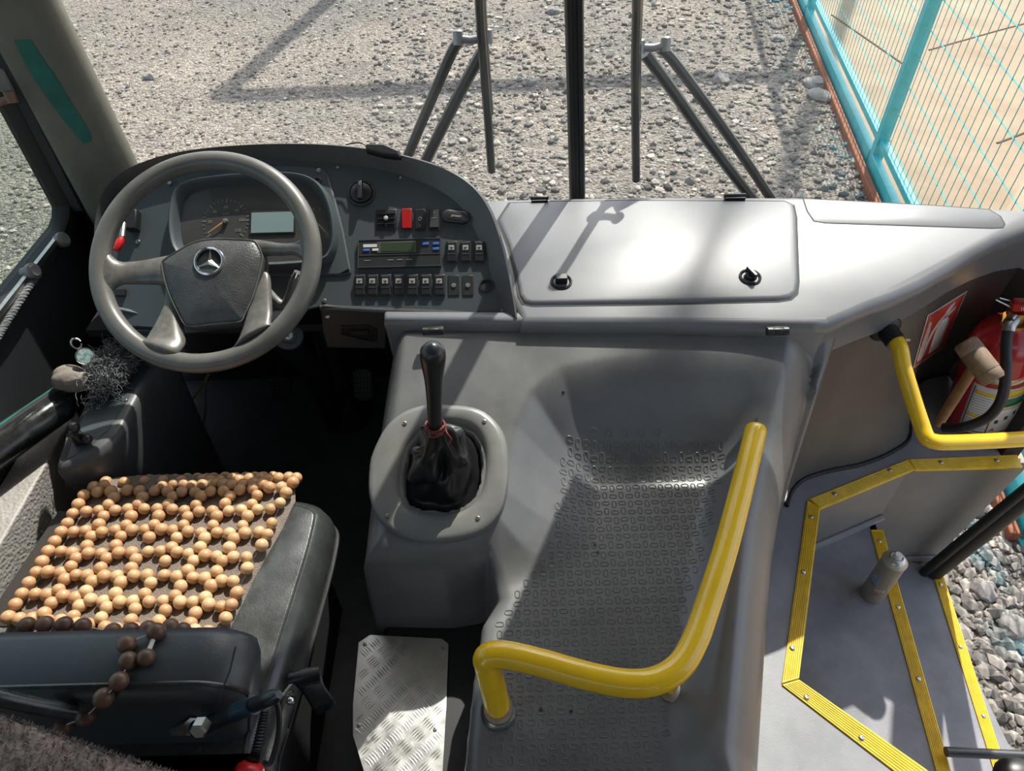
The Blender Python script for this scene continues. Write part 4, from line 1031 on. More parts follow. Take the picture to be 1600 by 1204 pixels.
# ================================================================== PLUSH COVER in the foreground
pl = MB()
EDGE = [(-120, 1075), (0, 1112), (80, 1140), (150, 1165), (230, 1190), (330, 1225), (420, 1260)]
def tt(i): return .80
e = [U(a, b, t=.80) for a, b in EDGE]; ec = catmull(e, 14); rows = []
down = Vector((-.10, -.25, -.02)).normalized(); outn = Vector((.25, .45, .1)).normalized()
for j in range(46):
    s = j/45*.30; row = []
    for i, p in enumerate(ec):
        bulge = .02*(1-math.exp(-s*30))
        q = p+down*s+Vector((0, 0, 1))*(bulge-.02)+Vector((0, 0, 1))*(-.0)
        q += Vector((random.gauss(0, .0012), random.gauss(0, .0012), random.gauss(0, .0016)))
        row.append(q)
    rows.append(row)
pl.grid(rows)
back = [[p+Vector((0, .0, -.05))+down*(j*.1) for p in ec] for j in range(4)]
pl.grid([rows[0], back[0]]+back[1:])
# nap: short tufts all over the visible face
for _ in range(9000):
    j = random.randrange(0, 44); i = random.randrange(0, len(ec)-1); a = rows[j][i].lerp(rows[j+1][i+1], random.random())
    d = Vector((random.gauss(0, .6), random.gauss(0.2, .6), 1)).normalized()*random.uniform(.003, .0065); w = Vector((random.gauss(0, 1), random.gauss(0, 1), 0)).normalized()*.0011
    pl.add([a-w, a+w, a+d], [(0, 1, 2)])
for _ in range(700):
    i = random.randrange(0, len(ec)-1); a = ec[i].lerp(ec[i+1], random.random())+Vector((0, 0, -.02)); d = Vector((random.gauss(.1, .5), random.gauss(.7, .4), random.gauss(.4, .5))).normalized()*random.uniform(.003, .007); w = Vector((.0011, 0, .0003)); pl.add([a-w, a+w, a+d], [(0, 1, 2)])
tag(pl.build('plush_cover', PLUSH, merge=False, ang=80), 'fuzzy brown-grey plush cover in the lower left corner behind the seat', 'cloth')
# ================================================================== LEFT SIDE: wall, window, console, armrest
XW = -1.08
wall = MB()
SILL = .69; YF = 1.535
wall.box((XW-.015, .5, .08), .03, 2.2, 2*(SILL-.08)-.0); 
wl = struct(wall.build('wall_left', WALLD, smooth=False))
wall2 = MB(); wall2.box((XW-.015, 1.60, 1.36), .03, .10, 1.36); wall2.box((XW-.015, -.1, 2.0), .03, 3.2, .26); wall2.box((XW-.015, -.35, 1.3), .03, .5, 1.3)
struct(wall2.build('wall_left', WALLD, smooth=False))
# grained lower panel (light) seen beside the seat
gp = [U(-60, 770, x=-1.045), U(0, 735, x=-1.045), U(100, 640, x=-1.045), U(118, 640, x=-1.045)]
mb = MB(); mb.box((XW+.038, .55, .22), .072, 1.10, .42); lwp = tag(mb.build('door_lining', WALLM, bevel=.004), 'light grey coarse-grained lining panel left of the seat', 'panel')
# black flap beside the cushion
fp = [W(*p, .40) for p in ((92, 797), (112, 800), (10, 978), (-30, 978))]
tag(MB().prism(fp, .394, .400).build('side_flap', PANELB, bevel=.001), 'thin dark flap between the seat cushion and the grained panel', 'panel')
# armrest bar with teal trim line
ar = thing('armrest_bar', U(50, 665, z=.50), 'glossy black round armrest bar along the left wall', 'armrest')
a_, b_ = U(-70, 752, z=.495), U(104, 628, z=.495)
MB().tube([a_, a_.lerp(b_, .5), b_.lerp(a_, .04), b_], [.034, .034, .034, .026], 22).build('bar', mat('armrest_gloss', (.02, .021, .022), .2, var=.5, vscale=40, rvar=.08), ar)
a2, b2 = U(-70, 722, z=.51), U(108, 604, z=.51)
MB().tube([a2, b2], .018, 12).build('upper_edge', WALLD, ar)
MB().tube([U(-70, 722, z=.512)+Vector((0, 0, .012)), U(100, 606, z=.512)+Vector((0, 0, .012))], .0045, 8).build('teal_line', TEALD, ar)
# side console
con = thing('side_console', (-.88, 1.0, 0), 'dark tapered side console left of the seat with a small lever', 'console')
CP = [(88, 726), (100, 727), (140, 712), (176, 684), (196, 655), (215, 618), (246, 570), (262, 540), (215, 530), (180, 560), (141, 612), (120, 655), (100, 690)]
cp_ = smooth2d([W(*p, .50) for p in CP], 3)
cent = (sum(a for a, b in cp_)/len(cp_), sum(b for a, b in cp_)/len(cp_))
def scl(P, k, dy=0): return [(cent[0]+(a-cent[0])*k, cent[1]+(b-cent[1])*k+dy) for a, b in P]
mb = MB(); mb.rings([[Vector((a, b, z)) for a, b in P] for P, z in ((scl(cp_, .78, .05), 0), (scl(cp_, .9, .02), .25), (offset2(cp_, .003), .45), (offset2(cp_, .004), .482), (cp_, .494), (offset2(cp_, -.008), .50))]); mb.build('console_body', mat('console_plastic', (.062, .066, .066), .42, bump=.1, bscale=500, var=.15), con, ang=50)
tp_ = [W(*p, .501) for p in ((104, 718), (135, 700), (168, 672), (190, 640), (235, 572), (190, 566), (145, 618), (112, 690))]
MB().prism(tp_, .499, .5015).build('console_top', FASCIA, con, bevel=.0006)
for px in (166, 184): 
    q = U(px, 612, z=.502); MB().box(tuple(q), .020, .022, .004).build('blank_button', BLACK, con, bevel=.001)
screw(con, U(197, 625, z=.502), (0, 0, 1), .004)
l0 = U(128, 690, z=.50); mb = MB(); mb.tube([l0, l0+Vector((-.005, -.0, .03))], .013, 14); mb.tube([l0+Vector((-.004, 0, .02)), U(122, 676, z=.535), U(114, 668, z=.54)], .006, 10); mb.sphere(U(115, 667, z=.545), .0125); mb.sphere(U(136, 686, z=.515), .011); mb.build('park_lever', KNOB, con)
# frayed rag: one mass of threads
rag = thing('frayed_rag', U(165, 575, z=.51), 'frayed grey ball of cotton threads lying on the side console', 'rag')
mb = MB(); rc = U(172, 573, z=.535)
for k in range(1500):
    st = rc+Vector((random.gauss(0, .015), random.gauss(0, .032), random.gauss(0, .010)))
    d = (st-rc); d = (d.normalized() if d.length > 1e-4 else Vector((1, 0, 0)))+Vector((random.gauss(0, .5), random.gauss(-.2, .5), random.gauss(-.1, .4)))
    P = [st]
    for s in range(4):
        d = (d+Vector((random.gauss(0, .7), random.gauss(0, .7), random.gauss(-.1, .6)))).normalized(); q = P[-1]+d*.008
        q.z = max(q.z, .504); P.append(q)
    mb.tube(catmull(P, 2), .0008, 4)
mb.sphere(rc-Vector((0, 0, .006)), .03, (1, 1.5, .7)); mb.build('threads', RAG, rag, ang=80)
bg_ = thing('cloth_pouch', U(110, 595, z=.51), 'lumpy grubby grey-brown cloth pouch at the end of the armrest', 'pouch')
mb = MB(); c0 = U(110, 592, z=.545); rs = []
dirv = (U(136, 596, z=.545)-U(85, 592, z=.545)).normalized(); x, y, _ = basis(dirv)
for s, r_ in ((-.036, .006), (-.034, .016), (-.024, .026), (-.008, .031), (.010, .030), (.022, .024), (.028, .020), (.036, .0215), (.040, .019), (.037, .010)):
    rs.append([c0+dirv*s+(x*math.cos(t)+y*math.sin(t))*r_*(1+.10*math.sin(3*t+s*60)+.06*math.sin(7*t+s*120)) for t in [2*math.pi*k/40 for k in range(40)]])
mb.rings(rs); mb.build('pouch_cloth', CLOTH, bg_, ang=80, sub=1)
ks = thing('key_fob', U(134, 553, z=.57), 'round chrome-rimmed fob with green and white face on the rag', 'fob')
O = U(133, 556, z=.585); n_ = (CAM-O).normalized()+Vector((0, .1, .3)); n_.normalize()
mb = MB(); mb.lathe([(.0185, -.003), (.0195, 0), (.0185, .002), (.0165, .0012), (0, .0012)], O, n_, 28); mb.build('fob_rim', CHROME, ks)
mb = MB(); mb.lathe([(.016, .0014), (0, .0020)], O, n_, 24); mb.build('fob_face', mat('fob_face', (.34, .42, .44), .25, var=.6, vscale=130, col2=(.03, .12, .08)), ks)
x, y, d_ = basis(n_); mb = MB(); mb.tube([O+y*.02+x*.009*math.cos(t)+y*.012*(1+math.sin(t)) for t in [k*.42 for k in range(15)]], .0022, 8); mb.tube([O-d_*.002-y*.018, Vector((O.x, O.y-.02, .505))], .006, 8); mb.build('fob_ring', CHROME, ks)
tag(MB().box(tuple(U(199, 574, z=.512)), .016, .02, .018).build('relay_cube', BEZEL, bevel=.002), 'tiny pale plastic cube beside the frayed rag', 'cube')
# window 2: side window with frame
wf = MB()
WO = [(YF, SILL+.03), (YF-.02, SILL+.012), (YF-.06, SILL), (-.05, SILL), (-.05, 1.85), (YF, 1.85)]
FWN = Frame((XW, 0, 0), (0, 1, 0), (0, 0, 1), (1, 0, 0))
win = struct(MB().rings([[FWN.p(a, b, w) for a, b in P] for P, w in ((offset2(WO, .03), -.02), (offset2(WO, .03), .014), (offset2(WO, .004), .016), (WO, .006), (WO, -.025))], True, False, False).build('window_2', RUBBER, ang=35))
MB().prism(offset2(WO, -.001), -.018, -.014, FWN).build('pane', GLASSS, win)
mb = MB(); mb.box((.74, SILL-.004, .012), 1.4, .012, .010, FWN); mb.build('sill_track', STEEL, win)
MB().box((1.555, 1.2, .025), .03, 1.0, .035, FWN).build('side_channel', WALLD, win, bevel=.004)
# window latches, braided cord
for px, py, lab in ((92, 376, 'small grey plastic window knob under the front corner of the side window'), (45, 425, 'small grey plastic window knob near the braided cord')):
    O = U(px, py, x=XW+.012); k = thing('window_knob', O, lab, 'knob')
    MB().lathe([(.013, -.014), (.014, .0), (.018, .006), (.018, .016), (.012, .022), (0, .022)], O, (1, -.1, .3), 16).build('knob_body', BEZEL, k)
rp = thing('braided_cord', U(30, 470, x=XW+.02), 'grey braided cord hanging below the side window', 'cord')
c1 = [U(60, 428, x=XW+.015), U(45, 448, x=XW+.02), U(28, 475, x=XW+.02), U(12, 500, x=XW+.018), U(0, 520, x=XW+.016), U(-15, 545, x=XW+.014)]
cc_ = catmull(c1, 16)
for ph in range(3):
    P = []
    for i, p in enumerate(cc_):
        T_ = (cc_[min(i+1, len(cc_)-1)]-cc_[max(i-1, 0)]); x, y, _ = basis(T_); a = i*.75+ph*2.09; P.append(p+x*.0042*math.cos(a)+y*.0042*math.sin(a))
    MB().tube(P, .0042, 6).build('strand', RAG, rp)
# A pillar
pil = []
for px0, py0, px1, py1, z in ((170, 210, 0, 0, 0),): pass
base_c, top_c = Vector((-1.005, 1.585, .62)), Vector((-1.03, 1.60, 1.9))
# fit: right edge of the pillar passes (205,245) and (92,0)
e_lo = U(200, 243, y=1.585); e_hi = U(84, 0, y=1.585)
prof = []
mb = MB(); rs = []
for k in range(13):
    z = .55+k*.125; ex = e_lo.x+(e_hi.x-e_lo.x)*(z-e_lo.z)/(e_hi.z-e_lo.z)
    P = [(ex-.03, 1.64), (ex-.008, 1.625), (ex, 1.60), (ex-.003, 1.58), (ex-.014, 1.565), (ex-.035, 1.553), (ex-.075, 1.543), (ex-.12, 1.538), (ex-.145, 1.548), (ex-.155, 1.59), (ex-.13, 1.64)]
    P = smooth2d(P, 4); rs.append([Vector((a, b, z)) for a, b in P])
mb.rings(rs)
pw = mb.build('trim_1', PILLAR, ang=60); struct(pw)
# teal reflection on the pillar's inner face, painted as a thin strip
PTR = mb.tree()
def hit(tree, px, py, lift=0):
    d = ray(px, py); h, n, _, _ = tree.ray_cast(CAM, d.normalized())
    if h is None: return None, None
    if n.dot(CAM-h) < 0: n = -n
    return h+n*lift, n
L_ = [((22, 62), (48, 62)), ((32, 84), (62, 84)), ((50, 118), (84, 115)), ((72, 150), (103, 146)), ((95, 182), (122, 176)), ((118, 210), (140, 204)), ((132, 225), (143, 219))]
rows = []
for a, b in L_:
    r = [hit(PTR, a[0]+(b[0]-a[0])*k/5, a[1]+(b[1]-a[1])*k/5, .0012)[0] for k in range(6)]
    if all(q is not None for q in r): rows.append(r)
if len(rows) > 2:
    o = MB().grid(rows).build('painted_reflection', mat('painted_reflection', (.010, .12, .095), .5, var=.25, vscale=14), None); o.parent = pw; o.location = o.location-pw.location
# sun visor bracket bit at the upper left edge
vb = thing('visor_bracket', U(8, 155, t=1.55), 'small worn copper-coloured bracket at the left edge of the photo by the pillar', 'bracket')
mb = MB(); mb.tube([U(-40, 172, t=1.5), U(14, 155, t=1.5)], .008, 10); mb.lathe([(.011, -.01), (.011, .012), (0, .012)], U(17, 152, t=1.5), (0, .2, 1), 14); mb.build('bracket_arm', BRASS if False else mat('worn_copper', (.20, .10, .07), .5, var=.3, vscale=60), vb)
mb = MB(); mb.box((0, 0, 0), .03, .012, .05, Frame(U(4, 125, t=1.5), (1, 0, 0), (0, 1, 0), (0, 0, 1))); mb.build('bracket_plate', BEZEL, vb, bevel=.003)

# ================================================================== WINDSHIELD
LEAN = .14
def wsy(x, z): return 1.645 - .06*(z-.6) - .10*max(0, abs(x-.15)-.75)**1.5
def pane(x0, x1, name):
    mb = MB(); P = []
    for i in range(13):
        x = x0+(x1-x0)*i/12; P.append([Vector((x, wsy(x, .52+1.43*j/6), .52+1.43*j/6)) for j in range(7)])
    mb.grid(P); B_ = [[p+Vector((0, .006, 0)) for p in r] for r in P]; mb.grid(B_)
    return mb
w1 = struct(MB().box((.15, 1.66, .50), 2.42, .06, .06).build('window_1', RUBBER, bevel=.01))
o = pane(-.97, .155, 'pane').build('pane', GLASS, None); o.parent = w1; o.location -= w1.location
o = pane(.155, 1.32, 'pane').build('pane', GLASS, None); o.parent = w1; o.location -= w1.location
cb0, cb1 = U(902, 300, y=1.64), U(897, 0, y=1.61)
mb = MB(); rs = []
for k in range(8):
    z = .50+k*.21; cbx = cb0.x+(cb1.x-cb0.x)*(z-cb0.z)/(cb1.z-cb0.z); y = wsy(cbx, z); w = .0195
    rs.append([Vector((cbx+a*w, y+b*.02, z)) for a, b in ((-1, -.6), (-.8, -1.0), (-.3, -1.0), (-.2, -.8), (.2, -.8), (.3, -1), (.8, -1), (1, -.6), (1, 1), (-1, 1))])
mb.rings(rs); o = mb.build('centre_bar', RUBBER, None, ang=30); o.parent = w1; o.location -= w1.location
struct(MB().box((.15, 1.685, 0), 2.5, .05, .95).build('wall_front', WALLD, smooth=False)); struct(MB().box((-.67, 1.605, .60), .83, .02, .32).box((-.10, 1.605, .54), .31, .02, .20).build('wall_front', WALLD, smooth=False))
struct(MB().box((.15, 1.60, 2.06), 2.5, .18, .26).build('wall_front', CEILM, smooth=False))
struct(MB().box((.16, -.2, 2.16), 2.6, 3.7, .04).build('ceiling', CEILM, smooth=False))
struct(MB().box((.15, -2.0, .75), 2.5, .05, 1.6).build('wall_back', PANELG, smooth=False))
# unseen blind above the frame, added to keep sun off the foot well
sbm = thing('added_blind', (.69, 1.53, 1.17), 'dark blind added out of view over the upper right windshield to shade the foot well', 'added blind')
mb = MB(); mb.box((.68, 1.51, 1.52), .54, .004, .70); mb.build('added_blind_cloth', WALLD, sbm); MB().tube([(.41, 1.51, 1.175), (.95, 1.51, 1.175)], .007, 10).build('added_bottom_bar', STEEL, sbm)
MB().tube([(.42, 1.51, 1.88), (.96, 1.51, 1.88)], .025, 14).build('added_roller', STEEL, sbm)

# wipers outside
YO = 1.70
def wiper(blade, arms, hub, label):
    q = thing('wiper', U(*arms[0][0], y=YO+.05), label, 'wiper', None)
    P = [U(a, b, y=YO-LEAN*.0-.10*((300-b)/300.)*.5) for a, b in blade]
    n = len(P); bw = MB(); bw.tube(catmull(P, 6), .0105, 8); bw.build('blade', WIPER, q)
    P2 = [p+Vector((.006, .008, 0)) for p in P[:-1]]; MB().tube(catmull(P2, 6), .0085, 8).build('blade_frame', WIPER, q)
    for A_ in arms:
        P = [U(a, b, y=YO+.03+.03*i/len(A_)) for i, (a, b) in enumerate(A_)]; MB().tube(catmull(P, 4), .0145 if A_ is arms[0] else .0130, 8).build('arm_rod', WIPER, q)
    P = [U(a, b, y=YO+.01) for a, b in hub]; mb = MB(); mb.tube(P, .009, 10)
    for p in (P[0], P[-1]): mb.lathe([(.012, -.014), (.012, .014), (.007, .018)], p, (0, .4, 1), 14)
    mb.build('hub_link', WIPERA, q)
    return q
wiper([(748, -40), (750, 20), (755, 90), (762, 180), (768, 268)], [[(754, 80), (716, 150), (665, 252), (640, 310)], [(720, 62), (706, 82), (672, 160), (640, 236), (605, 320)]], [(762, 58), (735, 63), (716, 60)], 'wiper left of the centre bar, its two arm rods running down to the left')
wiper([(995, -40), (995, 20), (993, 90), (993, 190), (994, 282)], [[(1008, 84), (1050, 140), (1110, 225), (1175, 310), (1195, 335)], [(1030, 74), (1050, 92), (1105, 165), (1165, 250), (1215, 325)]], [(1000, 74), (1020, 75), (1040, 70)], 'wiper right of the centre bar, its two arm rods running down to the right')

# ================================================================== RIGHT SIDE: front corner wall, door post, extinguisher, mallet, can
struct(MB().box((1.435, 1.46, .6), .05, .38, 2.9).build('wall_right', FELT, smooth=False))
mb = MB(); mb.box((1.435, -1.0, .6), .05, 1.6, 2.9); mb.box((1.435, .6, 2.0), .05, 1.3, .25); struct(mb.build('wall_right', PANELG, smooth=False))
dp = thing('door_post', U(1450, 890, z=-.5), 'round black rubber-edged door post between step panel and gravel', 'door post')
j0, j1 = U(1457, 893, z=-.50), U(1612, 768, x=1.44)
jt = j0+(j1-j0)*2.4
MB().tube([j0, j1, jt], .030, 16).build('rubber_tube', RUBBER, dp)
o_ = Vector((-.032, -.004, 0)); MB().tube([j0+o_, j1+o_, jt+o_], .014, 10).build('seal_lip', RUBBER, dp)
# dark floor of the extinguisher corner is the landing; bracket + extinguisher
B0, T0 = U(1504, 652, z=.02), U(1568, 505, z=.41)
B0 = Vector((B0.x+.045, B0.y+.0, .012))
axx = (Vector((T0.x+.035, T0.y+.01, .41))-B0).normalized(); Lx = .40
ex = thing('fire_extinguisher', B0, 'red fire extinguisher with black hose standing in the corner beyond the handrail', 'fire extinguisher')
RX_ = .088
MB().lathe([(RX_*.9, 0), (RX_, .012), (RX_, .27), (RX_*1.03, .275), (RX_*1.03, .285), (RX_, .29), (RX_*.97, .33), (RX_*.80, .37), (RX_*.5, .395), (.034, .402), (.032, .41), (0, .41)], B0, axx, 40).build('cylinder', REDP, ex, ang=50)
MB().lathe([(RX_*1.015, .252), (RX_*1.03, .254), (RX_*1.03, .274), (RX_*1.015, .276)], B0, axx, 40, False).build('clamp_band', STEEL, ex)
MB().lathe([(.034, .402), (.034, .412), (.022, .416), (.020, .43), (.026, .432), (.026, .45), (.012, .455)], B0, axx, 20).build('valve', BRASS, ex)
hx, hy, _ = basis(axx); vt = B0+axx*.45
F = Frame(vt+Vector((.0, -.02, .02)), Vector((1, -.55, .35)), Vector((.5, 1, 0)), Vector((-.3, .1, 1)))
mb = MB(); mb.rings([[F.p(x, y, z) for x, y in rrect(0, 0, .030*s+.012, .03, .006)] for s, z in ((1, -.02), (1, .0), (.9, .02))]); 
mb = MB(); mb.box((.02, 0, .006), .11, .032, .026, F); lv = mb.build('squeeze_lever', RED, ex, bevel=.005)
text('PULL', F, .0, -.0165+.0, .006, .012, WHITE, 'print', lv) if False else None
FV = Frame(F.p(.0, -.0165, .006), F.x, F.z, -F.y); text('III', FV, -.01, 0, .0005, .016, WHITE, 'print', lv, thick=.0003)
MB().tube([vt+Vector((-.02, 0, .02)), vt+Vector((-.06, .01, .028)), vt+Vector((-.075, .0, .03)), vt+Vector((-.03, -.012, .012))], .0022, 6).build('safety_pin', STEEL, ex)
hs = [U(1586, 498, t=1.72), U(1577, 510, t=1.71), U(1572, 540, t=1.71), U(1572, 580, t=1.70), U(1566, 620, t=1.71), U(1550, 646, t=1.73), U(1528, 660, t=1.75), U(1500, 668, t=1.78), U(1475, 668, t=1.82)]
MB().tube(catmull(hs, 8), .0125, 14).build('hose', RUBBER, ex, ang=60); MB().tube([hs[0], hs[1], hs[1].lerp(hs[2], .25)], .0145, 14).build('hose_ferrule', STEEL, ex)
# label on the cylinder (local cylinder coordinates: angle toward camera)
tocam = (CAM-B0); tocam -= axx*tocam.dot(axx); a0 = math.atan2(tocam.dot(hy), tocam.dot(hx))
def cyl(a, h, r=RX_*1.006): return B0+axx*h+(hx*math.cos(a0+a)+hy*math.sin(a0+a))*r
sgn = 1 if (cyl(.3, .1)-cyl(0, .1)).dot(RIGHT) > 0 else -1
def patch(a_, b_, h_, k_, m, name, r=RX_*1.006, n=10):
    MBx = MB(); MBx.grid([[cyl(sgn*(a_+(b_-a_)*i/n), h, r) for h in (h_, k_)] for i in range(n+1)]); o = MBx.build(name, m, ex, ang=80); s = o.modifiers.new('solid', 'SOLIDIFY'); s.thickness = .0006; return o
patch(-.42, 1.35, .035, .235, WHITE, 'label_sheet')
R2 = RX_*1.014
patch(-.30, .30, .20, .214, YELP, 'label_bar', R2); patch(-.30, .30, .105, .117, YELP, 'label_bar', R2); patch(.42, 1.2, .200, .23, YELP, 'label_bar', R2); patch(.42, 1.2, .16, .195, GREEN, 'label_bar', R2); patch(.42, 1.2, .148, .154, YELP, 'label_bar', R2)
for k in range(8): patch(-.29, .28, .190-k*.010, .1925-k*.010, GREYT, 'label_print', R2) 
for k in range(5): patch(-.29, .26, .094-k*.009, .0965-k*.009, GREYT, 'label_print', R2)
for k in range(3): patch(.50+.25*k, .60+.25*k, .09+.012*k, .104+.012*k, SWITCH, 'label_pictogram', R2)
patch(-.36, -.335, .045, .225, SWITCH, 'label_rule', R2); patch(.345, .37, .045, .225, SWITCH, 'label_rule', R2); patch(-.36, 1.2, .045, .048, SWITCH, 'label_rule', R2)
ctr = cyl(sgn*.52, .060, R2+.001); nn = (ctr-B0); nn -= axx*nn.dot(axx); nn.normalize(); FT = Frame(ctr, axx.cross(nn)*1, axx, nn)
text('A', FT, 0, 0, 0, .022, REDS, 'label_letter', ex)
mb = MB(); mb.box((1.36, 1.46, .10), .02, .06, .18); mb.build('wall_bracket', BLACK, ex)
# mallet leaning on the extinguisher
ml = thing('wooden_mallet', U(1470, 660, t=1.95), 'worn wooden mallet leaning against the red extinguisher', 'mallet')
h0, h1 = U(1466, 662, t=1.90), U(1524, 570, t=1.74)
MB().tube([h0, h0.lerp(h1, .5), h1.lerp(h0, -.08)], [.0125, .0135, .0125], 14).build('handle', WOODH, ml)
m0, m1 = U(1512, 540, t=1.71), U(1550, 590, t=1.68); dd = (m1-m0).normalized(); LL = (m1-m0).length
e_ = .028
MB().lathe([(.024, -.012), (.0275, -.008), (.028, .0), (.0285, LL*.2), (.0275, LL*.21), (.0285, LL*.22), (.029, LL*.8), (.0275, LL*.81), (.0285, LL*.83), (.028, LL), (.024, LL+.008), (0, LL+.008)], m0, dd, 28).build('mallet_head', MALLET, ml, ang=50)
# spray can
c0 = U(1362, 928, z=Z1); can = thing('spray_can', c0, 'capless worn spray can standing on the upper entrance step', 'spray can')
ctop = U(1393, 868, x=c0.x+.0); hC = .185; rC = .031
MB().lathe([(rC*.93, 0), (rC, .004), (rC, hC-.012), (rC*1.04, hC-.010), (rC*1.04, hC-.004), (rC*.96, hC-.002), (rC*.9, hC), (rC*.80, hC+.004)], c0, (0, 0, 1), 36).build('can_body', CANM, can, ang=40)
MB().lathe([(rC*.86, hC-.001), (rC*.80, hC+.006), (rC*.62, hC+.012), (rC*.5, hC+.013), (rC*.46, hC+.010), (0, hC+.010)], c0, (0, 0, 1), 32).build('can_dome', STEEL, can, ang=40)
MB().lathe([(.010, hC+.009), (.010, hC+.022), (.0085, hC+.025), (0, hC+.025)], c0, (0, 0, 1), 18).build('nozzle', WHITE, can)
tc2 = CAM-c0; ac = math.atan2(tc2.y, tc2.x)
def canp(a_, b_, h_, k_, m, name, r=rC*1.012):
    mb = MB(); mb.grid([[c0+Vector((math.cos(ac+a_+(b_-a_)*i/8)*r, math.sin(ac+a_+(b_-a_)*i/8)*r, h)) for h in (h_, k_)] for i in range(9)]); o = mb.build(name, m, can, ang=80); s = o.modifiers.new('solid', 'SOLIDIFY'); s.thickness = .0004
canp(-.95, -.1, .075, .125, mat('can_blue', (.04, .22, .38), .5, var=.5, vscale=90, col2=(.40, .38, .33)), 'blue_print')
canp(-.1, .75, .045, .075, mat('can_redprint', (.30, .10, .10), .5, var=.5, vscale=120, col2=(.45, .42, .36)), 'red_print')
# dark door rod and knob, lower right
rd = thing('door_rod', U(1540, 1177, z=-.22), 'dark steel door rod crossing above the outer step edge', 'rod')
MB().tube([U(1478, 1174, z=-.22), U(1640, 1182, z=-.22)], .0115, 12).build('rod', WIPER, rd)
MB().sphere(U(1590, 1212, z=-.15), .040, (1.3, 1, .7)).build('rod_cover', BLACK, rd)

# ================================================================== OUTSIDE
GZ = -.85
def ground_mat():
    m = bpy.data.materials.new('gravel_ground'); m.use_nodes = True; nt = m.node_tree; b = nt.nodes['Principled BSDF']; b.inputs['Roughness'].default_value = .9
    tc = nd(nt, 'ShaderNodeTexCoord'); L = nt.links.new
    v1 = nd(nt, 'ShaderNodeTexVoronoi'); v1.inputs['Scale'].default_value = 42; L(tc.outputs['Object'], v1.inputs['Vector'])
    v2 = nd(nt, 'ShaderNodeTexVoronoi'); v2.inputs['Scale'].default_value = 95; L(tc.outputs['Object'], v2.inputs['Vector'])
    n = nd(nt, 'ShaderNodeTexNoise'); n.inputs['Scale'].default_value = .55; n.inputs['Detail'].default_value = 7; L(tc.outputs['Object'], n.inputs['Vector'])
    r = nd(nt, 'ShaderNodeValToRGB'); e = r.color_ramp.elements; e[0].position = .36; e[0].color = (.165, .148, .128, 1); e[1].position = .66; e[1].color = (.29, .247, .20, 1)
    L(n.outputs['Fac'], r.inputs['Fac'])
    sp = nd(nt, 'ShaderNodeSeparateColor'); L(v1.outputs['Color'], sp.inputs[0])
    mr = nd(nt, 'ShaderNodeMapRange'); mr.inputs['To Min'].default_value = .55; mr.inputs['To Max'].default_value = 1.5; L(sp.outputs[0], mr.inputs['Value'])
    mx = nd(nt, 'ShaderNodeMix', data_type='RGBA', blend_type='MULTIPLY'); mx.inputs['Factor'].default_value = 1; L(r.outputs['Color'], mx.inputs['A']); L(mr.outputs['Result'], mx.inputs['B'])
    L(mx.outputs['Result'], b.inputs['Base Color'])
    ad = nd(nt, 'ShaderNodeMath', operation='ADD'); m2 = nd(nt, 'ShaderNodeMath', operation='MULTIPLY'); m2.inputs[1].default_value = .5
    L(v2.outputs['Distance'], m2.inputs[0]); L(v1.outputs['Distance'], ad.inputs[0]); L(m2.outputs[0], ad.inputs[1])
    bp_ = nd(nt, 'ShaderNodeBump'); bp_.inputs['Strength'].default_value = 1; bp_.inputs['Distance'].default_value = .02; bp_.invert = True; L(ad.outputs[0], bp_.inputs['Height']); L(bp_.outputs['Normal'], b.inputs['Normal'])
    return m
GM = ground_mat()
def fx(y): return 2.13+(y-1.74)*.1525     # the fence line
ys = np.linspace(-2, 40, 40)
gr = MB(); gr.grid([[Vector((-30, y, GZ)), Vector((fx(y)-.04, y, GZ))] for y in (-3, 40)]); struct(gr.build('ground', GM, smooth=False, loc=(0, 0, GZ)))
CONC = mat('sandy_concrete', (.26, .178, .108), .85, bump=.25, bscale=160, var=.2, vscale=1.6, col2=(.36, .262, .17))
gr = MB(); gr.grid([[Vector((fx(y)-.04, y, GZ-.02)), Vector((30, y, GZ-.02))] for y in (-3, 40)]); yard = struct(gr.build('ground', CONC, smooth=False, loc=(0, 0, GZ)))
# joints of the concrete yard
DARKJ = mat('joint_dark', (.12, .085, .055), .9)
def gl(px, py, z=GZ): return U(px, py, z=z)
for i, P in enumerate((((1453, 75), (1560, 45), (1640, 24)), ((1424, 105), (1300, 20)), ((1560, 220), (1640, 190)))):
    P_ = [gl(*p)-Vector((0, 0, .022)) for p in P]; o = MB().tube(P_, .012 if i != 1 else .012, 6).build('yard_joint', DARKJ, None); o.parent = yard; o.location -= yard.location
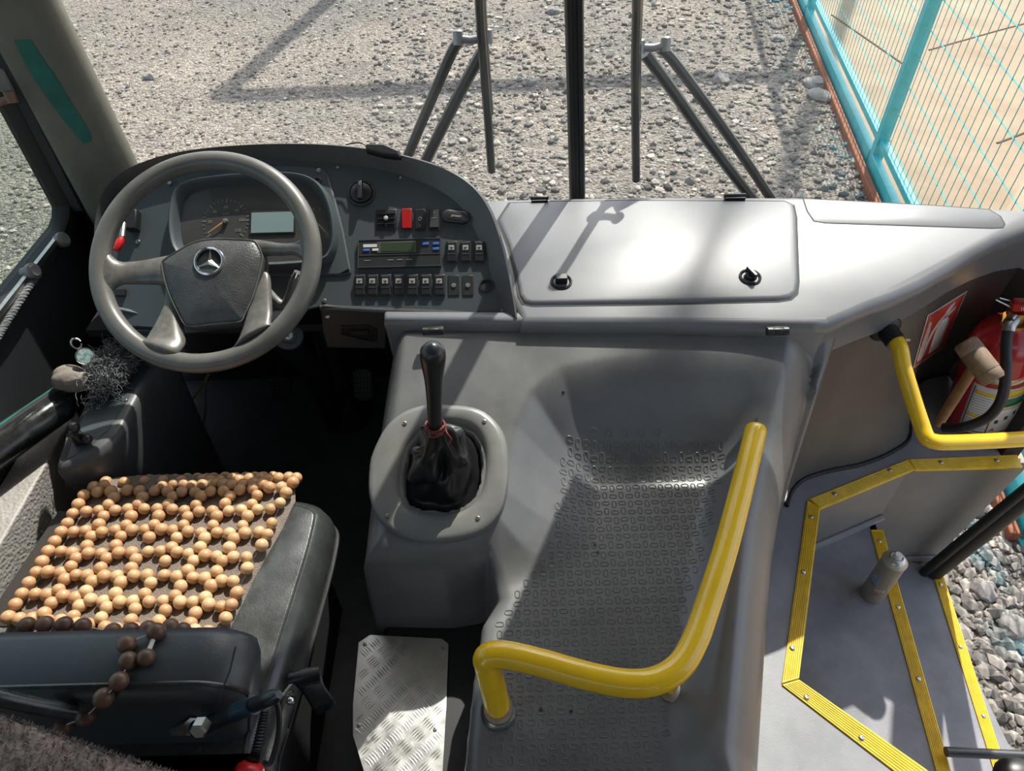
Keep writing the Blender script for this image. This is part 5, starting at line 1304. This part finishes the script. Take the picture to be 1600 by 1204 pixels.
# pebbles
ico = bmesh.new(); bmesh.ops.create_icosphere(ico, subdivisions=1, radius=1); iv = np.array([v.co[:] for v in ico.verts]); ifc = np.array([[v.index for v in f.verts] for f in ico.faces]); ico.free()
def pebbles(name, N, region, smin, smax, material, label):
    rng = np.random.default_rng(hash(name) % 1000 if False else len(name)*7+N); V = []; F_ = []; c = 0
    while c < N:
        x, y = region(rng)
        s = (smin+(smax-smin)*rng.random()**3)*(.62 if x < -.7-.25*y*.3 else 1)
        ax_ = rng.uniform(.6, 1.25, 3)*s; ax_[2] *= .7
        th = rng.uniform(0, 6.28); q = iv*(1+rng.normal(0, .16, (len(iv), 1)))*ax_
        q = np.stack([q[:, 0]*math.cos(th)-q[:, 1]*math.sin(th), q[:, 0]*math.sin(th)+q[:, 1]*math.cos(th), q[:, 2]], 1)
        V.append(q+np.array([x, y, ax_[2]*.35])); F_.append(ifc+c*len(iv)); c += 1
    V = np.concatenate(V); F_ = np.concatenate(F_)
    me = bpy.data.meshes.new(name); me.from_pydata(V.tolist(), [], F_.tolist()); me.materials.append(material); 
    o = bpy.data.objects.new(name, me); COL.objects.link(o); o.location = (0, 0, GZ); tag(o, label, 'gravel', None, 'stuff'); return o
def peb_mat():
    m = bpy.data.materials.new('pebble'); m.use_nodes = True; nt = m.node_tree; b = nt.nodes['Principled BSDF']; b.inputs['Roughness'].default_value = .85; L = nt.links.new
    g = nd(nt, 'ShaderNodeNewGeometry'); r = nd(nt, 'ShaderNodeValToRGB'); e = r.color_ramp.elements
    e[0].position = 0; e[0].color = (.12, .112, .10, 1); e[1].position = 1; e[1].color = (.44, .39, .33, 1); k = e.new(.6); k.color = (.235, .212, .182, 1)
    L(g.outputs['Random Per Island'], r.inputs['Fac'])
    # teal overspray on the stones along the fence foot
    sp = nd(nt, 'ShaderNodeSeparateXYZ'); L(g.outputs['Position'], sp.inputs[0])
    m1 = nd(nt, 'ShaderNodeMath', operation='MULTIPLY_ADD'); m1.inputs[1].default_value = .1525; m1.inputs[2].default_value = 2.13-1.74*.1525; L(sp.outputs['Y'], m1.inputs[0])
    m2 = nd(nt, 'ShaderNodeMath', operation='SUBTRACT'); L(m1.outputs[0], m2.inputs[0]); L(sp.outputs['X'], m2.inputs[1])
    tc = nd(nt, 'ShaderNodeTexCoord'); n = nd(nt, 'ShaderNodeTexNoise'); n.inputs['Scale'].default_value = 2.6; n.inputs['Detail'].default_value = 4; L(tc.outputs['Object'], n.inputs['Vector'])
    mr = nd(nt, 'ShaderNodeMapRange'); mr.inputs['From Min'].default_value = .42; mr.inputs['From Max'].default_value = .0; L(m2.outputs[0], mr.inputs['Value'])
    mu = nd(nt, 'ShaderNodeMath', operation='MULTIPLY'); L(mr.outputs['Result'], mu.inputs[0]); 
    mr2 = nd(nt, 'ShaderNodeMapRange'); mr2.inputs['From Min'].default_value = .5; mr2.inputs['From Max'].default_value = .62; L(n.outputs['Fac'], mr2.inputs['Value']); L(mr2.outputs['Result'], mu.inputs[1])
    mx = nd(nt, 'ShaderNodeMix', data_type='RGBA'); L(mu.outputs[0], mx.inputs['Factor']); L(r.outputs['Color'], mx.inputs['A']); mx.inputs['B'].default_value = (.07, .38, .42, 1)
    # whitish lime spill on the stones below the centre bar
    vm = nd(nt, 'ShaderNodeVectorMath', operation='DISTANCE'); L(g.outputs['Position'], vm.inputs[0]); sp_ = gl(905, 250); vm.inputs[1].default_value = tuple(sp_)
    m3 = nd(nt, 'ShaderNodeMapRange'); m3.inputs['From Min'].default_value = .55; m3.inputs['From Max'].default_value = .15; m3.inputs['To Max'].default_value = .75; L(vm.outputs['Value'], m3.inputs['Value'])
    m4 = nd(nt, 'ShaderNodeMath', operation='MULTIPLY'); L(m3.outputs['Result'], m4.inputs[0]); L(mr2.outputs['Result'], m4.inputs[1])
    mx2 = nd(nt, 'ShaderNodeMix', data_type='RGBA'); L(m4.outputs[0], mx2.inputs['Factor']); L(mx.outputs['Result'], mx2.inputs['A']); mx2.inputs['B'].default_value = (.66, .63, .58, 1)
    L(mx2.outputs['Result'], b.inputs['Base Color']); return m
PM = peb_mat()
def reg_front(rng):
    while True:
        y = 1.7+8.3*rng.random()**1.3; x = rng.uniform(-3.6*(y+2)/8-.6, fx(y)-.05)
        if x < fx(y)-.05 and x > -4.5: return x, y
def reg_right(rng): y = rng.uniform(.2, 2.2); return rng.uniform(1.46, fx(y)-.06), y
def reg_left(rng): return rng.uniform(-3.2, -1.15), rng.uniform(1.0, 3.6)
pebbles('gravel', 24000, reg_front, .007, .036, PM, 'loose grey and tan gravel on the ground ahead of the bus')
pebbles('gravel', 2600, reg_right, .012, .036, PM, 'coarse grey gravel between the door sill and the teal fence')
pebbles('gravel', 2600, reg_left, .007, .022, PM, 'fine gravel seen through the left side window')
# larger stones
def rock(px, py, w, label, flat=.6):
    p = gl(px, py); bm = bmesh.new(); bmesh.ops.create_icosphere(bm, subdivisions=3, radius=1)
    sd = random.random()*100
    from mathutils import noise
    for v in bm.verts:
        k = 1+.32*noise.noise(v.co*1.3+Vector((sd, 0, 0)))+.10*noise.noise(v.co*3.4+Vector((0, sd, 0))); v.co = Vector((v.co.x*w*k, v.co.y*w*.8*k, v.co.z*w*flat*k))
    me = bpy.data.meshes.new('rock'); bm.to_mesh(me); bm.free(); me.materials.append(ROCKM); me.shade_smooth(); me.set_sharp_from_angle(angle=R(25))
    o = bpy.data.objects.new('rock', me); COL.objects.link(o); o.location = p+Vector((0, 0, w*flat*.4)); o.rotation_euler = (0, 0, random.uniform(0, 3)); ORG[o.name] = p
    tag(o, label, 'rock')
rock(1127, 128, .085, 'largest pale stone between the right wiper rods and the fence')
rock(866, 20, .07, 'pale stone at the top of the photo just left of the centre bar')
rock(828, 131, .06, 'small stone left of the centre bar at the height of the wiper hub')
rock(1215, 62, .07, 'flat pale stone near the fence foot at the top of the photo', .4)
rock(235, 122, .06, 'pale stone in the open gravel above the steering wheel')
rock(118, 128-20+0, .01, 'tiny pale stone by the left pillar') if False else None
rock(1272, 132, .11, 'flat grey stone touching the fence base, upper one of two', .35)
rock(1280, 152, .12, 'flat grey stone touching the fence base, lower one of two', .35)
rock(1535, 925, .05, 'stone with teal paint on the gravel by the door post')
rock(1585, 985, .06, 'pale stone at the right edge of the photo beside the door sill')

# ------------------------------------------------------------------ fence
fd = Vector((.1525, 1, 0)).normalized(); fn_ = Vector((fd.y, -fd.x, 0))
A0 = Vector((fx(1.3), 1.3, GZ))
p1, p2 = gl(1362, 262), gl(1262, 30)
posts = [p1-(p2-p1), p1, p2, p2+(p2-p1), p2+(p2-p1)*2]
fd = (p2-p1).normalized(); fn_ = Vector((fd.y, -fd.x, 0)); HT = 2.3
fe = thing('fence', p1, 'teal welded mesh fence with square posts right of the gravel', 'fence')
FF = lambda O: Frame(O, fd, fn_, (0, 0, 1))
for p in posts[:4]:
    mb = MB(); mb.box((0, 0, HT/2), .075, .075, HT, FF(p)); mb.box((0, 0, .006), .12, .12, .012, FF(p)); mb.build('post', TEAL, fe, bevel=.004)
SP_ = (p2-p1).length
for i in range(4):
    O = posts[i]; F = FF(O)
    mb = MB(); mb.box((SP_/2, 0, .20), SP_-.07, .045, .045, F); mb.build('bottom_rail', TEAL, fe, bevel=.003)
    mb = MB(); mb.box((SP_/2, -.02, .06), SP_-.07, .05, .11, F); mb.build('base_board', TEAL, fe, bevel=.003)
    mb = MB(); mb.box((SP_/2, .0, HT-.03), SP_-.07, .045, .045, F); mb.build('top_rail', TEAL, fe)
    mb = MB()
    if i == 3: continue
    nv = int(SP_/.085)
    for k in range(1, nv): mb.tube([F.p(k*SP_/nv, 0, .22), F.p(k*SP_/nv, 0, HT-.05)], .0028, 4)
    for k in range(12): mb.tube([F.p(.04, .004, .26+k*.17), F.p(SP_-.04, .004, .26+k*.17)], .0042, 4)
    mb.build('mesh_panel', TEALW, fe)
rb = [posts[0]+Vector((-.10, 0, 0)), posts[3]+Vector((-.10, 0, 0))]
mb = MB(); F = FF(posts[0]-fn_*.09); mb.box((SP_*1.5, 0, .02), SP_*3, .045, .07, F); tag(mb.build('rusty_beam', RUST, bevel=.006), 'rust-brown beam lying along the foot of the teal fence', 'beam')
# dark conduit strip on the far yard
s_ = [gl(1300, 22), gl(1335, 40), gl(1395, 78), gl(1440, 120)]

# utility pole and an unseen pipe frame added for its shade, beyond the photo's upper edge; their shadows fall on the gravel
def post_thing(name, x, y, h, r, label, cat):
    t = thing(name, (x, y, GZ), label, cat); MB().tube([(x, y, GZ), (x, y, GZ+h)], r, 14).build('shaft', mat('pole_grey', (.3, .29, .27), .7), t); return t
post_thing('utility_pole', 5.55, 12.0, 15.5, .075, 'tall grey utility pole standing far ahead beyond the fence', 'pole')
SX, SY = .283/.755, .592/.755
def cast(px, py, H): p = gl(px, py); return Vector((p.x+SX*H, p.y+SY*H, GZ+H))
HB = 5.0
pf = thing('added_gantry', cast(345, 150, HB)-Vector((0, 0, HB)), 'tall pipe gantry added out of view ahead of the bus to cast shadow bands', 'gantry')
c_, r_, u_ = cast(345, 150, HB), cast(1260, 118, HB), cast(560, -40, HB)
MB().tube([c_, r_], .115, 12).build('added_cross_beam', MATS['pole_grey'], pf); MB().tube([c_, u_], .10, 12).build('added_side_beam', MATS['pole_grey'], pf)
for p in (u_, u_+(u_-c_)*.9): MB().tube([Vector((p.x, p.y, GZ)), p], .09, 12).build('added_leg', MATS['pole_grey'], pf)
MB().tube([u_, u_+(u_-c_)*.9], .10, 12).build('added_side_beam', MATS['pole_grey'], pf)

# ================================================================== LIGHT
sd_ = Vector((.283, .592, .755)).normalized()
sl = bpy.data.lights.new('sun', 'SUN'); sl.energy = 5.2; sl.angle = R(.55); sl.color = (1, .955, .88)
so_ = bpy.data.objects.new('sun', sl); COL.objects.link(so_); so_.rotation_euler = sd_.to_track_quat('Z', 'Y').to_euler(); so_.location = (3, 6, 8)
wd = bpy.data.worlds.new('world'); S.world = wd; wd.use_nodes = True; nt = wd.node_tree; bg_n = nt.nodes['Background']
sky = nd(nt, 'ShaderNodeTexSky'); sky.sky_type = 'NISHITA'; sky.sun_disc = False; sky.sun_elevation = math.asin(sd_.z); sky.sun_rotation = math.atan2(sd_.x, sd_.y); sky.dust_density = 2
hs_ = nd(nt, 'ShaderNodeHueSaturation'); hs_.inputs['Saturation'].default_value = .62; nt.links.new(sky.outputs[0], hs_.inputs['Color']); nt.links.new(hs_.outputs[0], bg_n.inputs[0]); bg_n.inputs[1].default_value = .24
vs = S.view_settings; vs.view_transform = 'Standard'; vs.look = 'None'; vs.gamma = 1; vs.use_curve_mapping = False; vs.exposure = .50
S.display_settings.display_device = 'sRGB'
